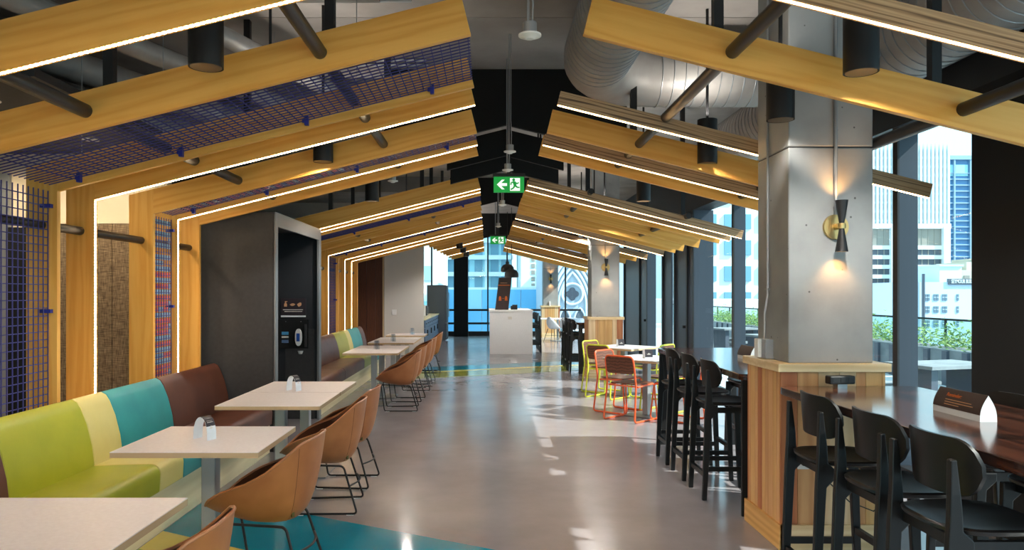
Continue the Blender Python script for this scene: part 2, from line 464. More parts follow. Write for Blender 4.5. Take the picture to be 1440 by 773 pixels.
# wood wall + white wall of the kitchen
kw = struct(MB().box(-3.3, -2.62, 18.9, 19.0, 0, 2.75).build('wall_wood', 'black_paint'))
for k in range(3):
    MB().box(-3.3 + k * 0.226, -3.3 + (k + 1) * 0.226 - 0.006, 18.87, 18.9, 0, 2.75).build('wood_panel', 'walnut_z', kw)
d2 = struct(MB().box(-2.66, -2.63, 18.8, 18.87, 0.0, 2.75).build('trim_2', 'ply_edge'))
wk = struct(MB().box(-2.62, -1.62, 18.85, 19.0, 0, 3.0).build('wall_kitchen_end', 'white_wall'))
sw = tag(MB().box(-2.43, -2.31, 18.835, 18.85, 1.02, 1.16).build('light_switch', 'white_plastic', bevel=0.003), 'white double light switch on white wall beside the kitchen', 'switch')
for dx in (-0.03, 0.03): MB().box(-2.37 + dx - 0.016, -2.37 + dx + 0.016, 18.828, 18.836, 1.05, 1.13).build('rocker', 'white_plastic', sw)
struct(MB().box(-2.35, -2.25, 19.0, 25.4, 0, 3.0).build('wall_kitchen', 'white_wall'))
struct(MB().box(XL, XL + 0.1, 7.6, YE, 0, ZC).build('wall_left_back', 'black_paint'))
# wall behind the camera with a wide window opening
wr = struct(MB().box(XL, XR, YB - 0.1, YB, 0, 0.5).box(XL, XR, YB - 0.1, YB, 3.0, ZC).box(XL, -4.6, YB - 0.1, YB, 0.5, 3.0).build('wall_rear', 'white_wall'))
w_r = struct(MB().box(-4.6, XR, YB - 0.06, YB - 0.04, 0.5, 3.0).build('window_1', 'window_glass'))
for x in (-4.6, -2.0, 0.7, 3.44): MB().box(x, x + 0.06, YB - 0.1, YB, 0.5, 3.0).build('window_frame', 'mullion_black', w_r)

# ------------------------------------------------------------------ right window wall
ww = struct(MB().box(XR - 0.02, XR + 0.3, YB, YE, 2.98, ZC).build('wall_right', 'mullion_black'))
struct(MB().box(XR, XR + 0.2, YB, YE, 0.0, 0.1).build('trim_3', 'mullion_black'))
FINS = [(-1.9, .17), (0.2, .17), (2.3, .17), (6.3, .17), (8.4, .17), (10.5, .17), (12.55, .34), (12.95, .30), (13.8, .22), (14.75, .2), (16.2, .2), (17.0, .2), (18.9, .17), (21.0, .17), (23.1, .17), (25.2, .17)]
wf = struct(MB().box(XR + 0.1, XR + 0.112, YB, YE, 0.1, 2.98).build('window_2', 'window_glass'))
for y, d in FINS:
    fm = MB().box(XR + 0.012, XR + d, y, y + 0.06, 0.1, 2.98).build('mullion', 'mullion', wf)
    MB().box(XR - 0.005, XR + 0.012, y, y + 0.075, 0.1, 2.98).build('mullion_cap', 'mullion_black', fm)
for y0, y1 in ((12.61, 12.95), (13.01, 13.8), (14.2, 14.75), (16.26, 17.0), (17.06, 18.9)):  # last panel added to block sun from the island
    dp = MB().box(XR + 0.03, XR + 0.07, y0, y1, 0.1, 2.98).build('blind_panel', 'mullion', wf)
    if y0 in (13.01, 16.26):
        MB().box(XR - 0.03, XR + 0.03, y0 + 0.1, y0 + 0.16, 0.95, 1.0).build('latch', 'black_metal', dp)
struct(MB().box(XR - 0.12, XR + 0.25, 3.9, 5.16, 0, 2.98).build('wall_right_pier', 'matte_black'))  # near end, out of view, shaped to keep sun off the nearest column

# far end window wall
we = struct(MB().box(-4.0, XR, YE + 0.05, YE + 0.06, 0.15, 3.7).build('window_3', 'window_glass'))
for x in (-3.0, -2.1, 0.0, 0.72, 2.9): MB().box(x, x + 0.055, YE, YE + 0.12, 0.15, 3.7).build('mullion', 'mullion_black', we)
for z in (0.42, 0.92): MB().box(-4.0, XR, YE + 0.005, YE + 0.1, z, z + 0.075).build('transom', 'mullion_black', we)
struct(MB().box(-4.0, XR, YE - 0.02, YE + 0.14, 0, 0.16).build('trim_4', 'mullion_black'))
struct(MB().box(XL, XR + 0.1, YE, YE + 0.1, 3.7, ZC).build('wall_far', 'mullion_black'))
struct(MB().box(XL, -4.0, YE, YE + 0.1, 0, ZC).build('wall_far_left', 'mullion_black'))
tag(MB().box(-1.22, -0.70, YE - 0.55, YE - 0.04, 0, 3.88).build('black_pillar', 'matte_black', bevel=0.01), 'square black pillar in front of the far end windows', 'pillar')

# ------------------------------------------------------------------ concrete columns with planked bases
def column(x0, y0, w, d, label, first, plank_n, topz=ZC - 0.004):
    c = thing('concrete_column', label, 'column', (x0 + w / 2, y0 + d / 2, 0))
    hx, hy = w / 2, d / 2
    zc = 1.134
    fx, fy = hx - 0.06, hy - 0.03
    for za, zb in ((zc, 2.46), (2.466, topz)):
        MB().box(-fx, fx, -fy, fy, za, zb).build('shaft', 'column_concrete', c, bevel=0.008)
    MB().box(-fx + 0.005, fx - 0.005, -fy + 0.005, fy - 0.005, 2.46, 2.466).build('joint', 'charcoal', c)
    MB().box(-hx - 0.025, hx + 0.025, -hy - 0.025, hy + 0.025, zc - 0.05, zc).build('cap', 'cap_wood', c, bevel=0.003)
    MB().box(-hx + 0.02, hx - 0.02, -hy + 0.02, hy - 0.02, 0, zc - 0.05).build('core', 'ply_edge', c)
    seq = ['plank_tan', 'plank_pale', 'plank_pale', 'plank_honey', 'plank_red', 'plank_pale', 'plank_honey', 'plank_tan']
    # front and back faces
    rnd = random.Random(int(y0 * 10))
    for side in (-1, 1):
        cuts = [0.0]; 
        while cuts[-1] < 1: cuts.append(cuts[-1] + rnd.choice((0.09, 0.13, 0.16, 0.2)))
        cuts[-1] = 1.0
        for i in range(len(cuts) - 1):
            a, b_ = -hx + 2 * hx * cuts[i], -hx + 2 * hx * cuts[i + 1]
            if b_ - a < 0.01: continue
            MB().box(a + 0.001, b_ - 0.001, side * (hy - 0.01) - 0.01, side * (hy - 0.01) + 0.01, 0.15, zc - 0.05).build('plank', seq[(i * 3 + int(y0)) % 8], c, bevel=0.0015)
        cuts = [0.0]
        while cuts[-1] < 1: cuts.append(cuts[-1] + rnd.choice((0.1, 0.14, 0.2)))
        cuts[-1] = 1.0
        sq2 = ['plank_honey', 'plank_red', 'plank_tan', 'plank_honey', 'plank_tan', 'plank_tan']
        for i in range(len(cuts) - 1):
            a, b_ = -hy + 0.021 + 2 * (hy - 0.021) * cuts[i], -hy + 0.021 + 2 * (hy - 0.021) * cuts[i + 1]
            if b_ - a < 0.01: continue
            MB().box(side * (hx - 0.01) - 0.01, side * (hx - 0.01) + 0.01, a + 0.001, b_ - 0.001, 0.15, zc - 0.05).build('plank', sq2[(i + 2) % 6], c, bevel=0.0015)
        MB().box(side * (hx + 0.004) - 0.012, side * (hx + 0.004) + 0.012, -hy - 0.016, hy + 0.016, 0, 0.15).build('skirting', 'skirt_wood', c)
        MB().box(-hx - 0.008, hx + 0.008, side * (hy + 0.004) - 0.012, side * (hy + 0.004) + 0.012, 0, 0.15).build('skirting', 'cap_wood', c)
    return c
column(1.795, 4.52, 0.64, 0.58, 'nearest concrete column with planked wooden base at the counters', True, 6)
column(1.87, 13.65, 0.64, 0.58, 'middle concrete column with planked wooden base beyond the white tables', False, 6)
column(1.96, 26.6, 0.66, 0.58, 'farthest concrete column with wooden base beside the end windows', False, 6)

def sconce(x, y, z, label, conduit_top):
    s = thing('wall_sconce', label, 'wall lamp', (x, y, z))
    MB().lathe([(0.0, -0.02), (0.075, -0.02), (0.078, -0.012), (0.078, -0.002), (0.0, 0.0)], 28, axis='y').build('back_plate', 'brass', s, smooth=True)
    MB().lathe([(0.0, -0.085), (0.018, -0.085), (0.02, -0.02), (0.0, -0.02)], 16, axis='y').build('arm', 'brass', s, smooth=True)
    MB().lathe([(0.022, -0.016), (0.024, 0.0), (0.022, 0.016)], 20, (0, -0.085, 0)).build('collar', 'brass', s, smooth=True)
    for sg, nm in ((1, 'upper'), (-1, 'lower')):
        prof = [(0.014, 0.012 * sg), (0.037, 0.155 * sg), (0.034, 0.155 * sg), (0.012, 0.02 * sg)]
        MB().lathe(prof, 24, (0, -0.085, 0)).build('cone_shade', 'black_paint', s, smooth=True)
        MB().lathe([(0.0, 0.1 * sg), (0.02, 0.1 * sg), (0.0, 0.11 * sg)], 12, (0, -0.085, 0)).build('bulb', 'lamp_glow', s)
        spot('sconce_light', (0, -0.085, 0.125 * sg), 3.5, 95, 0.9, (1, 0.48, 0.14), (0, 0.25, sg), 0.02, s)
    MB().tube([(0.0, -0.012, 0.075), (0.0, -0.012, conduit_top - z)], 0.011).build('conduit', 'galvanized', s, smooth=True)
    return s
sconce(2.14, 4.549, 1.97, 'black hourglass wall lamp on brass disc, on the nearest concrete column', 3.89)
sconce(2.19, 13.679, 2.05, 'black hourglass wall lamp on the middle concrete column', 3.89)
sconce(2.29, 26.629, 2.1, 'black hourglass wall lamp on the farthest concrete column', 3.6)

# ------------------------------------------------------------------ timber ribs
S = 0.25; ANG = math.atan(S); CA, SA = math.cos(ANG), math.sin(ANG)
TIPZ, TLX, KNEE, TRX, ENDX, TH = 2.885, -0.083, -2.75, 0.492, 3.1, 0.038
def left_rib(y, led, n, end=None, post=True):
    sh = 0.007 if y < 8 else 0.004
    lab = ('glowing light strip along its edge' if led else 'plain edges')
    t = thing('timber_rib', 'left-hand wooden roof rib, %s from the camera, %s' % (ORD[n], lab), 'roof rib', (KNEE - 0.1, y, 0), 0, 'timber ribs of the left roof slope')
    ex = KNEE if post else end
    L = (TLX - ex) / CA
    # rafter in its own frame: local x from the tip down the slope
    if post: poly = [(0, 0), (L, 0), (L - 0.2 * math.tan(ANG), 0.2), (0, 0.2)]
    else: poly = [(0, 0), (L, 0), (L, 0.2), (0, 0.2)]
    poly = [(-a, b) for a, b in poly]
    MB().prism(poly, 'y', 0, TH).build('rafter', 'oak_x', t, bevel=0.002, loc=(TLX - (KNEE - 0.1), 0, TIPZ), rot=(0, -ANG, 0))
    kz = TIPZ - S * (TLX - KNEE)
    if post:
        MB().prism([(-0.1, 0), (0.1, 0), (0.1, kz + 0.206), (-0.1, kz + 0.206 - 0.05)], 'y', 0, TH).build('post', 'oak_z', t, bevel=0.002)
    if led:
        MB().box(-L + 0.004, -0.004, 0.0, 0.009, -sh, -0.0005).build('light_strip', 'led_dotted', t, loc=(TLX - (KNEE - 0.1), -0.0, TIPZ), rot=(0, -ANG, 0))
        if post:
            ls = MB().box(0.02, kz - 0.01, 0.0, 0.009, -sh, -0.0005).build('light_strip', 'led_dotted', t, loc=(0.1, 0, 0), rot=(0, -PI / 2, 0))
    return t
def right_rib(y, led, n, end=ENDX):
    sh = 0.007 if y < 8 else 0.0045
    lab = ('streaked wood with glowing light strip underneath' if led else 'plain yellow oak')
    t = thing('timber_rib', 'right-hand wooden roof rib, %s from the camera, %s' % (ORD[n], lab), 'roof rib', (TRX, y, TIPZ), 0, 'timber ribs of the right roof slope')
    L = (end - TRX) / CA; h = 0.1 if led else 0.2
    MB().box(0, L, 0, TH, 0.0, h).build('rafter', 'streak_x' if led else 'oak_x', t, bevel=0.002, rot=(0, ANG, 0))
    if led: MB().box(0.004, L - 0.004, 0.0, 0.01, -sh, -0.0005).build('light_strip', 'led', t, rot=(0, ANG, 0))
    return t
LEFT = [(0.7, 1), (2.15, 1), (2.9, 1), (3.775, 0), (4.73, 0), (5.18, 1), (6.09, 0), (6.57, 1), (7.07, 0), (9.32, 1), (9.62, 1), (9.95, 0), (10.9, 0), (11.75, 0), (12.8, 1), (13.7, 0), (14.3, 1), (15.0, 1), (15.7, 0)]  # first two, out of view, added so their strips light the next ribs
LFAR = [(16.4, 0), (17.3, 0), (18.2, 1), (19.1, 0), (20.0, 0), (21.0, 1), (22.0, 0), (23.1, 0)]
for n, (y, l) in enumerate(LEFT): left_rib(y, l, n)
n = len(LEFT) - 1
for k, (y, l) in enumerate(LFAR): left_rib(y, l, n + 1 + k, end=-1.28 + 0.025 * k, post=False)
RIGHT = [(0.7, 1), (2.15, 1), (2.9, 1), (3.775, 0), (5.18, 1), (6.09, 0), (6.57, 1), (7.07, 0), (9.0, 1), (9.45, 1), (9.88, 0), (10.85, 0), (11.7, 0), (12.2, 0), (13.0, 1), (14.35, 1), (15.4, 0), (16.6, 0), (18.1, 1), (19.1, 0), (20.0, 0), (21.0, 1), (22.0, 0), (23.1, 0)]  # first two are unseen ribs added for the light of their strips
for n, (y, l) in enumerate(RIGHT): right_rib(y, l, n, 1.80 if y in (13.0,) and False else ENDX)

def roof_z(x):   # underside of the ribs
    return TIPZ - S * (TLX - x) if x < 0.2 else TIPZ - S * (x - TRX)
# navy wire mesh bays between ribs (roof + wall) with clips
def mesh_bay(y0, y1, label, ribbons, dense=0.05, first=False):
    t = thing('wire_mesh', label, 'wire mesh', (KNEE - 0.06, (y0 + y1) / 2, 0.5), 0)
    ox, oy, oz = KNEE - 0.06, (y0 + y1) / 2, 0.5
    r = 0.0028
    off = 0.055
    def P(x, y, z): return (x - ox, y - oy, z - oz)
    ya, yb = y0 + TH, y1 - 0.004
    mb = MB(); nx = int((TLX - KNEE - 0.08) / dense)
    for i in range(nx + 1):
        x = TLX - 0.02 - i * dense; z = roof_z(x) + off
        mb.bar(P(x, ya, z), P(x, yb, z), r * 2, r * 2)
    ny = max(2, int(round((yb - ya) / dense)))
    for j in range(ny + 1):
        y = ya + (yb - ya) * j / ny * 0.999 + 0.0005
        xe = KNEE - 0.05
        mb.bar(P(TLX - 0.01, y, roof_z(TLX - 0.01) + off - 0.004), P(xe, y, roof_z(xe) + off - 0.004), r * 2, r * 2)
    o = mb.build('roof_mesh', 'navy_wire', t, recalc=False); o['kind'] = 'stuff'
    mb = MB(); xx = KNEE - 0.06; top = roof_z(KNEE) + 0.0
    z = 0.52
    while z < top:
        mb.bar(P(xx, ya, z), P(xx, yb, z), r * 2, r * 2); z += dense
    for j in range(ny + 1):
        y = ya + (yb - ya) * j / ny * 0.999 + 0.0005
        mb.bar(P(xx + 0.004, y, 0.5), P(xx + 0.004, y, top), r * 2, r * 2)
    o = mb.build('wall_mesh', 'navy_wire', t, recalc=False); o['kind'] = 'stuff'
    cm = MB().box(-0.012, 0.012, -0.03, 0.0, -0.03, 0.03).box(-0.03, 0.012, -0.012, -0.004, -0.012, 0.012).mesh('clip')
    for x in (-0.35, -1.15, -1.95, -2.6):
        shared('clip', cm, 'navy_clip', t, P(x, y1 - 0.001, roof_z(x) + off - 0.01))
    cm2 = MB().box(-0.035, 0.035, -0.03, 0.0, -0.012, 0.012).mesh('clip')
    for z in (0.75, 1.45, 2.12):
        shared('clip', cm2, 'navy_clip', t, P(xx, y1 - 0.001, z))
    if ribbons:
        rnd = random.Random(3)
        # woven ribbon letters in pale blue on red
        cell = dense
        mr, mbl = MB(), MB()
        rows = int((top - 0.56) / cell); cols = ny
        LET = {'L': ('100', '100', '100', '100', '111'), 'E': ('111', '100', '110', '100', '111'), 'N': ('101', '111', '111', '101', '101'), 'U': ('101', '101', '101', '101', '111')}
        pat = []
        for ch in 'UENLEUN':
            g = LET[ch]
            for c_ in range(3): pat.append([g[k][c_] for k in range(5)])
            pat.append(['0'] * 5)
        for i in range(rows):
            colbits = pat[i % len(pat)]
            for j in range(cols):
                bit = colbits[int(j / cols * 5)] == '1'
                z = 0.55 + i * cell; y = ya + (yb - ya) * (j + 0.5) / cols; h = (yb - ya) / cols * 0.48
                dst = mbl if bit else mr
                if not bit and i > rows * 0.72: continue
                dst.box(xx - 0.006 - ox, xx - 0.003 - ox, y - h - oy, y + h - oy, z + 0.006 - oz, z + cell * (0.95 if bit else 0.88) - oz)
        o = mr.build('ribbon_weave', 'red_ribbon', t); o['kind'] = 'stuff'
        o = mbl.build('ribbon_letters', 'blue_ribbon', t); o['kind'] = 'stuff'
        mr, mbl = MB(), MB()
        for i in range(nx):
            colbits = pat[(i + 5) % len(pat)]
            for j in range(cols):
                bit = colbits[int(j / cols * 5)] == '1'
                x = TLX - 0.02 - (i + 0.5) * dense; y = ya + (yb - ya) * (j + 0.5) / cols; h = (yb - ya) / cols * 0.45
                if i < nx * 0.45: continue
                dst = mbl if bit else mr
                z = roof_z(x) + off + 0.005
                dst.box(x - dense * 0.42 - ox, x + dense * 0.42 - ox, y - h - oy, y + h - oy, z - oz, z + 0.002 - oz)
        o = mr.build('ribbon_weave', 'red_ribbon', t); o['kind'] = 'stuff'
        o = mbl.build('ribbon_letters', 'blue_ribbon', t); o['kind'] = 'stuff'
    return t
mesh_bay(3.775, 4.73, 'nearest bay of open navy wire mesh across roof and wall at left', False)
mesh_bay(6.09, 6.57, 'navy wire mesh bay woven with red and pale blue ribbon beside the charcoal kiosk', True)
mesh_bay(9.95, 10.9, 'navy wire mesh bay just past the charcoal kiosk', False)
mesh_bay(12.8, 13.7, 'farthest navy wire mesh bay above the striped second bench', False)

# black pipes through the ribs, and square drop rods
def pipe(x, z, y0, y1, label, r=0.036):
    o = MB().lathe([(0.0, y0 - y0), (r, 0), (r, y1 - y0), (0.0, y1 - y0)], 16, axis='y').build('black_pipe', 'pipe_black', smooth=True, loc=(x, y0, z))
    return tag(o, label, 'pipe', 'black pipes through the ribs')
for x, nm in ((-0.853, 'black round pipe through left roof ribs nearest the ridge'), (-2.05, 'black round pipe through left roof ribs nearest the posts'), (1.252, 'black round pipe through right roof ribs nearest the ridge'), (2.43, 'black round pipe through right roof ribs nearest the windows')):
    zc = roof_z(x) + 0.1
    pipe(x, zc, 0.6, 7.25, nm + ', front row')
    pipe(x, zc, 8.9 if x > 0 else 9.4, 15.9 if x == -2.05 else 23.4, nm + ', rear row')
pipe(KNEE - 0.1, 2.0, 0.6, 7.25, 'black round rail through the left posts behind the bench', 0.03)
pipe(KNEE - 0.1, 2.0, 9.4, 15.9, 'black round rail through the posts behind the far bench', 0.03)
k = 0
for y in (4.02, 6.33, 9.2, 11.3, 14.05, 18.6, 22.4):
    for x, nm in ((-2.05, 'outer left'), (-0.853, 'inner left'), (1.252, 'inner right'), (2.43, 'outer right')):
        if x == -2.05 and y > 16: continue
        yy = max(y, 9.7) if x < 0 and y == 9.2 else y
        o = MB().box(-0.026, 0.026, -0.026, 0.026, 0, ZC - roof_z(x) - 0.1 - 0.003).build('drop_rod', 'black_paint', loc=(x, yy, roof_z(x) + 0.1))
        tag(o, 'square black ceiling rod on the %s pipe, %s from the camera' % (nm, ORD[k]), 'ceiling rod', 'square black rods holding the ribs')
    k += 1

# ------------------------------------------------------------------ cylinder downlights
def cylinder_light(x, y, zb, label, power=60, length=0.36, r=0.08):
    t = thing('cylinder_downlight', label, 'ceiling lamp', (x, y, zb), 0, 'black cylinder downlights')
    MB().lathe([(r - 0.008, 0.03), (r - 0.004, 0.0), (r, 0.0), (r, length), (0.0, length)], 28).build('housing', 'black_paint', t, smooth=True)
    MB().lathe([(r - 0.008, 0.0), (r * 0.55, 0.07), (0.0, 0.07)], 24).build('reflector', 'lamp_inner', t, smooth=True)
    MB().lathe([(0.0, 0.058), (r * 0.5, 0.058), (r * 0.5, 0.066), (0.0, 0.066)], 16).build('lens', 'lamp_glow', t)
    MB().lathe([(0.0, length), (0.012, length), (0.012, ZC - zb - 0.003), (0.0, ZC - zb - 0.003)], 10).build('stem', 'black_paint', t)
    spot('downlight', (0, 0, 0.03), power, 150, 0.8, (1, 0.94, 0.86), (0, 0, -1), 0.06, t)
    spot('ceiling_fill', (0, 0, length + 0.02), power * 0.03, 165, 0.8, (1, 0.92, 0.82), (0, 0, 1), 0.06, t)  # upward spot added to brighten the ceiling and bounce onto the ribs
    return t
PW = 480
for n, y in enumerate((3.5, 6.0, 8.55, 12.2, 16.0)):
    cylinder_light(-1.33, y, 2.63 if y < 9 else 2.68, 'black cylinder downlight above the left tables, %s from the camera' % ORD[n], PW)
for n, y in enumerate((3.58, 6.08, 8.56, 11.4, 12.5, 14.2, 17.1)):
    cylinder_light(1.81, y, 2.63 if y < 9 else 2.68, 'black cylinder downlight above the right side, %s from the camera' % ORD[n], PW)
cylinder_light(1.745, 4.40, 2.593, 'black cylinder downlight hanging against the nearest concrete column', 70)
for n, y in enumerate((17.7, 19.5, 21.4)):
    cylinder_light(-0.66 + 0.03 * n, y, 2.64, 'black cylinder downlight in the far left row near the black pillar, %s from the camera' % ORD[n], PW)
# unseen lamps added behind the camera as frontal fill; the room continues there
for n, (x, y) in enumerate(((-1.33, 1.0), (1.81, 1.0), (-1.33, -1.5), (1.81, -1.5))):
    cylinder_light(x, y, 2.63, 'added black cylinder fill lamp out of view behind the camera on the %s, %s row' % ('left' if x < 0 else 'right', ORD[n // 2]), PW)

# ------------------------------------------------------------------ ridge: sensors, exit signs, black bulkheads
def sensor(y, z, label, x=0.205):
    t = thing('ceiling_sensor', label, 'sensor', (x, y, z), 0, 'sensors hanging along the ridge')
    MB().lathe([(0.0, -0.008), (0.02, -0.008), (0.03, 0.0), (0.055, 0.006), (0.055, 0.014), (0.0, 0.02)], 24).build('disc', 'sensor_white', t, smooth=True)
    MB().lathe([(0.0, 0.018), (0.034, 0.018), (0.034, 0.07), (0.0, 0.07)], 16).build('junction_box', 'galvanized', t, smooth=True)
    MB().tube([(-0.008, 0, 0.07), (-0.008, 0, ZC - z - 0.003)], 0.006).build('conduit', 'galvanized', t)
    MB().tube([(0.012, 0, 0.07), (0.015, 0, 0.16), (0.008, 0, 0.3), (0.01, 0, ZC - z - 0.003)], 0.0035).build('cable', 'grey_cable', t)
sensor(8.0, 2.77, 'white disc pendant lamp on a grey conduit above the left ribs near the kiosk', -1.02)  # round disc lamp built with the sensor shape; gives no light
for n, (y, z) in enumerate(((3.55, 2.79), (6.66, 2.83), (7.35, 2.78), (9.9, 2.74), (13.5, 2.78), (18.0, 2.8))):
    sensor(y, z, 'small white disc sensor on a grey conduit along the ridge, %s from the camera' % ORD[n])
def exit_sign(y, zc, label):
    t = thing('exit_sign', label, 'exit sign', (0.235, y, zc), 0, 'green exit signs')
    MB().box(-0.165, 0.165, -0.012, 0.012, -0.085, 0.085).build('panel', 'exit_green', t, bevel=0.003)
    MB().box(-0.175, 0.175, -0.03, 0.03, 0.085, 0.12).build('housing', 'black_paint', t, bevel=0.003)
    yy = (-0.0145, -0.0125)
    MB().prism([(-0.13, 0.0), (-0.075, 0.052), (-0.045, 0.052), (-0.083, 0.015), (-0.02, 0.015), (-0.02, -0.015), (-0.083, -0.015), (-0.045, -0.052), (-0.075, -0.052)], 'y', *yy).build('arrow', 'exit_white', t)
    MB().box(0.012, 0.12, yy[0], yy[1], -0.068, 0.07).build('doorway', 'exit_white', t)
    man = MB(); z2 = (-0.0175, -0.0148)
    man.prism([(0.052 + 0.016 * math.cos(a * PI / 5), 0.05 + 0.016 * math.sin(a * PI / 5)) for a in range(10)], 'y', *z2)
    for a, b, w in (((0.055, 0.032), (0.068, -0.012), 0.032), ((0.055, 0.028), (0.026, 0.02), 0.014), ((0.026, 0.022), (0.022, -0.004), 0.013), ((0.06, 0.028), (0.09, 0.008), 0.014), ((0.088, 0.008), (0.108, 0.022), 0.013),
                    ((0.066, -0.01), (0.088, -0.028), 0.018), ((0.086, -0.03), (0.116, -0.032), 0.015), ((0.064, -0.01), (0.05, -0.038), 0.018), ((0.05, -0.038), (0.02, -0.054), 0.015)):
        d = Vector((b[0] - a[0], b[1] - a[1])); nrm = Vector((-d.y, d.x)).normalized() * w / 2
        man.prism([(a[0] + nrm.x, a[1] + nrm.y), (b[0] + nrm.x, b[1] + nrm.y), (b[0] - nrm.x, b[1] - nrm.y), (a[0] - nrm.x, a[1] - nrm.y)], 'y', *z2)
    man.build('running_figure', 'exit_green', t)
    MB().box(-0.02, 0.02, -0.015, 0.015, 0.12, ZC - zc - 0.003).build('stem', 'black_paint', t)
exit_sign(8.0, 2.74, 'nearest green exit sign with white arrow and running figure')
exit_sign(16.0, 2.72, 'farther green exit sign with white arrow over the end of the ridge')

def chevron(y, half, apex, h, label, cx=0.205, thick=0.05):
    pts = [(cx - half, apex - S * half), (cx, apex), (cx + half, apex - S * half), (cx + half, apex - S * half + h), (cx, apex + h), (cx - half, apex - S * half + h)]
    t = thing('black_baffle', label, 'ceiling baffle', (0, y, 0), 0, 'black chevron baffles over the ridge')
    MB().prism(pts, 'y', 0, thick).build('baffle_board', 'matte_black', t)
    for dx in (-0.4, 0.4): MB().box(cx + dx - 0.01, cx + dx + 0.01, 0.015, 0.035, apex - S * 0.4 + h - 0.02, ZC - 0.003).build('hanger', 'black_paint', t)
    return t
def bulkhead(y, half, apex, label, cx=0.205):
    pts = [(cx - half, apex - S * half), (cx, apex), (cx + half, apex - S * half), (cx + half, ZC - 0.003), (cx - half, ZC - 0.003)]
    o = MB().prism(pts, 'y', 0, 0.05).build('black_bulkhead', 'matte_black', loc=(0, y, 0))
    return tag(o, label, 'ceiling baffle')
bulkhead(7.7, 1.25, 3.32, 'tall black bulkhead panel hanging across the ridge, nearest the camera')
chevron(8.35, 0.66, 3.12, 0.30, 'upper black chevron baffle above the nearest exit sign')
chevron(8.75, 0.64, 3.02, 0.30, 'lower black chevron baffle above the nearest exit sign')
bulkhead(14.9, 1.2, 3.42, 'middle black bulkhead panel hanging across the ridge')
bulkhead(21.5, 1.2, 3.25, 'farthest black bulkhead panel hanging across the ridge')

# ------------------------------------------------------------------ ducts, beams and pipes at the ceiling
def ribbed(path, r, pitch=0.09, n=28):
    """spiral duct: a smooth tube plus raised seam rings"""
    mb = MB().tube(path, r, n)
    return mb
def ring_at(p, t, r, n=28, w=0.006):
    t = Vector(t).normalized(); u = t.orthogonal().normalized(); v = t.cross(u)
    return [Vector(p) + (u * math.cos(2 * PI * k / n) + v * math.sin(2 * PI * k / n)) * r for k in range(n)]
def duct(path, r, label, seg_from=0, pitch=0.1):
    t = thing('spiral_duct', label, 'duct', tuple(path[0]))
    o = Vector(path[0]); pp = [Vector(p) - o for p in path]
    MB().tube(pp, r, 32).build('duct_body', 'duct', t, smooth=True)
    mb = MB()
    for i in range(len(pp) - 1):
        a, b = pp[i], pp[i + 1]; L = (b - a).length
        if L < 0.3: continue
        k = pitch * 0.5
        while k < L:
            mb.tube(ring_at(a + (b - a) * k / L, b - a, r + 0.001), 0.005, 6, True); k += pitch
    ob = mb.build('spiral_seam', 'galvanized', t, smooth=True); ob['kind'] = 'stuff'
    return t
elbow = [(0.9, -1.5, 3.5), (0.9, 6.02, 3.5)] + [(0.9 + 0.55 - 0.55 * math.cos(a), 6.02 + 0.55 * math.sin(a), 3.5) for a in [PI / 2 * k / 8 for k in range(1, 9)]] + [(2.62, 6.57, 3.5)]
duct(elbow, 0.275, 'big grey spiral duct running along the ceiling then bending right behind the ribs')
duct([(3.0, -1.5, 3.38), (3.0, 9.0, 3.38)], 0.30, 'grey spiral duct along the window side behind the nearest column')
vt = thing('air_vent', 'small square air grille on the window side duct', 'vent', (2.73, 5.3, 3.24))
MB().box(-0.02, 0.02, -0.16, 0.16, -0.1, 0.1).build('frame', 'galvanized', vt, rot=(0, 0.5, 0))
MB().box(-0.024, -0.018, -0.12, 0.12, -0.065, 0.065).build('grille', 'charcoal', vt, rot=(0, 0.5, 0))
LABD = ['nearest', 'second', 'third', 'fourth', 'fifth']
for n, y in enumerate((2.2, 4.9, 8.2, 11.5, 14.8)):
    o = MB().box(XL + 0.15, -0.75, 0, 0.28, 0, 0.3).build('ceiling_beam', 'beam_grey', loc=(0, y, ZC - 0.303))
    tag(o, 'grey concrete ceiling beam above the left ribs, %s from the camera' % LABD[n], 'beam', 'beams over the left side')
for n, (x0, y0, x1, y1, z, r) in enumerate(((-4.6, 2.4, -2.6, 8.0, 3.40, 0.12), (-3.9, 2.2, -1.9, 7.6, 3.42, 0.08), (-5.2, 2.6, -3.3, 8.0, 3.32, 0.14), (-3.2, 1.5, -1.2, 7.6, 3.44, 0.07))):
    o = MB().tube([(0, 0, 0), (x1 - x0, y1 - y0, 0)], r, 18).build('ceiling_pipe', 'duct', smooth=True, loc=(x0, y0, z))
    tag(o, 'slanting grey ceiling duct over the left ribs, %s from the left wall' % ORD[(1, 2, 0, 3)[n]], 'duct', 'slanting grey ducts over the left side')
for n, (y, z) in enumerate(((5.35, 3.88), (5.6, 3.88), (5.85, 3.88), (7.35, 3.88), (7.5, 3.88))):
    o = MB().tube([(-3.2, 0, 0), (-0.6, 0, 0)], 0.018, 8).build('conduit_pipe', 'galvanized', smooth=True, loc=(0, y, z))
    tag(o, 'thin grey conduit crossing the ceiling above the left ribs, %s from the camera' % ORD[n], 'conduit', 'conduits crossing over the left side')
dm = thing('dome_speaker', 'black dome speaker on a thin stem above the left ribs', 'speaker', (-1.48, 5.05, 3.16))
MB().lathe([(0.0, 0.0), (0.08, 0.0), (0.09, 0.02), (0.075, 0.07), (0.02, 0.09), (0.0, 0.09)], 24).build('dome', 'black_paint', dm, smooth=True)
MB().lathe([(0.0, 0.09), (0.01, 0.09), (0.01, ZC - 3.16 - 0.303), (0.0, ZC - 3.16 - 0.303)], 8).build('stem', 'black_paint', dm)
MB().box(-0.18, -0.08, -0.02, 0.02, 0.015, 0.05).build('bracket', 'black_paint', dm)
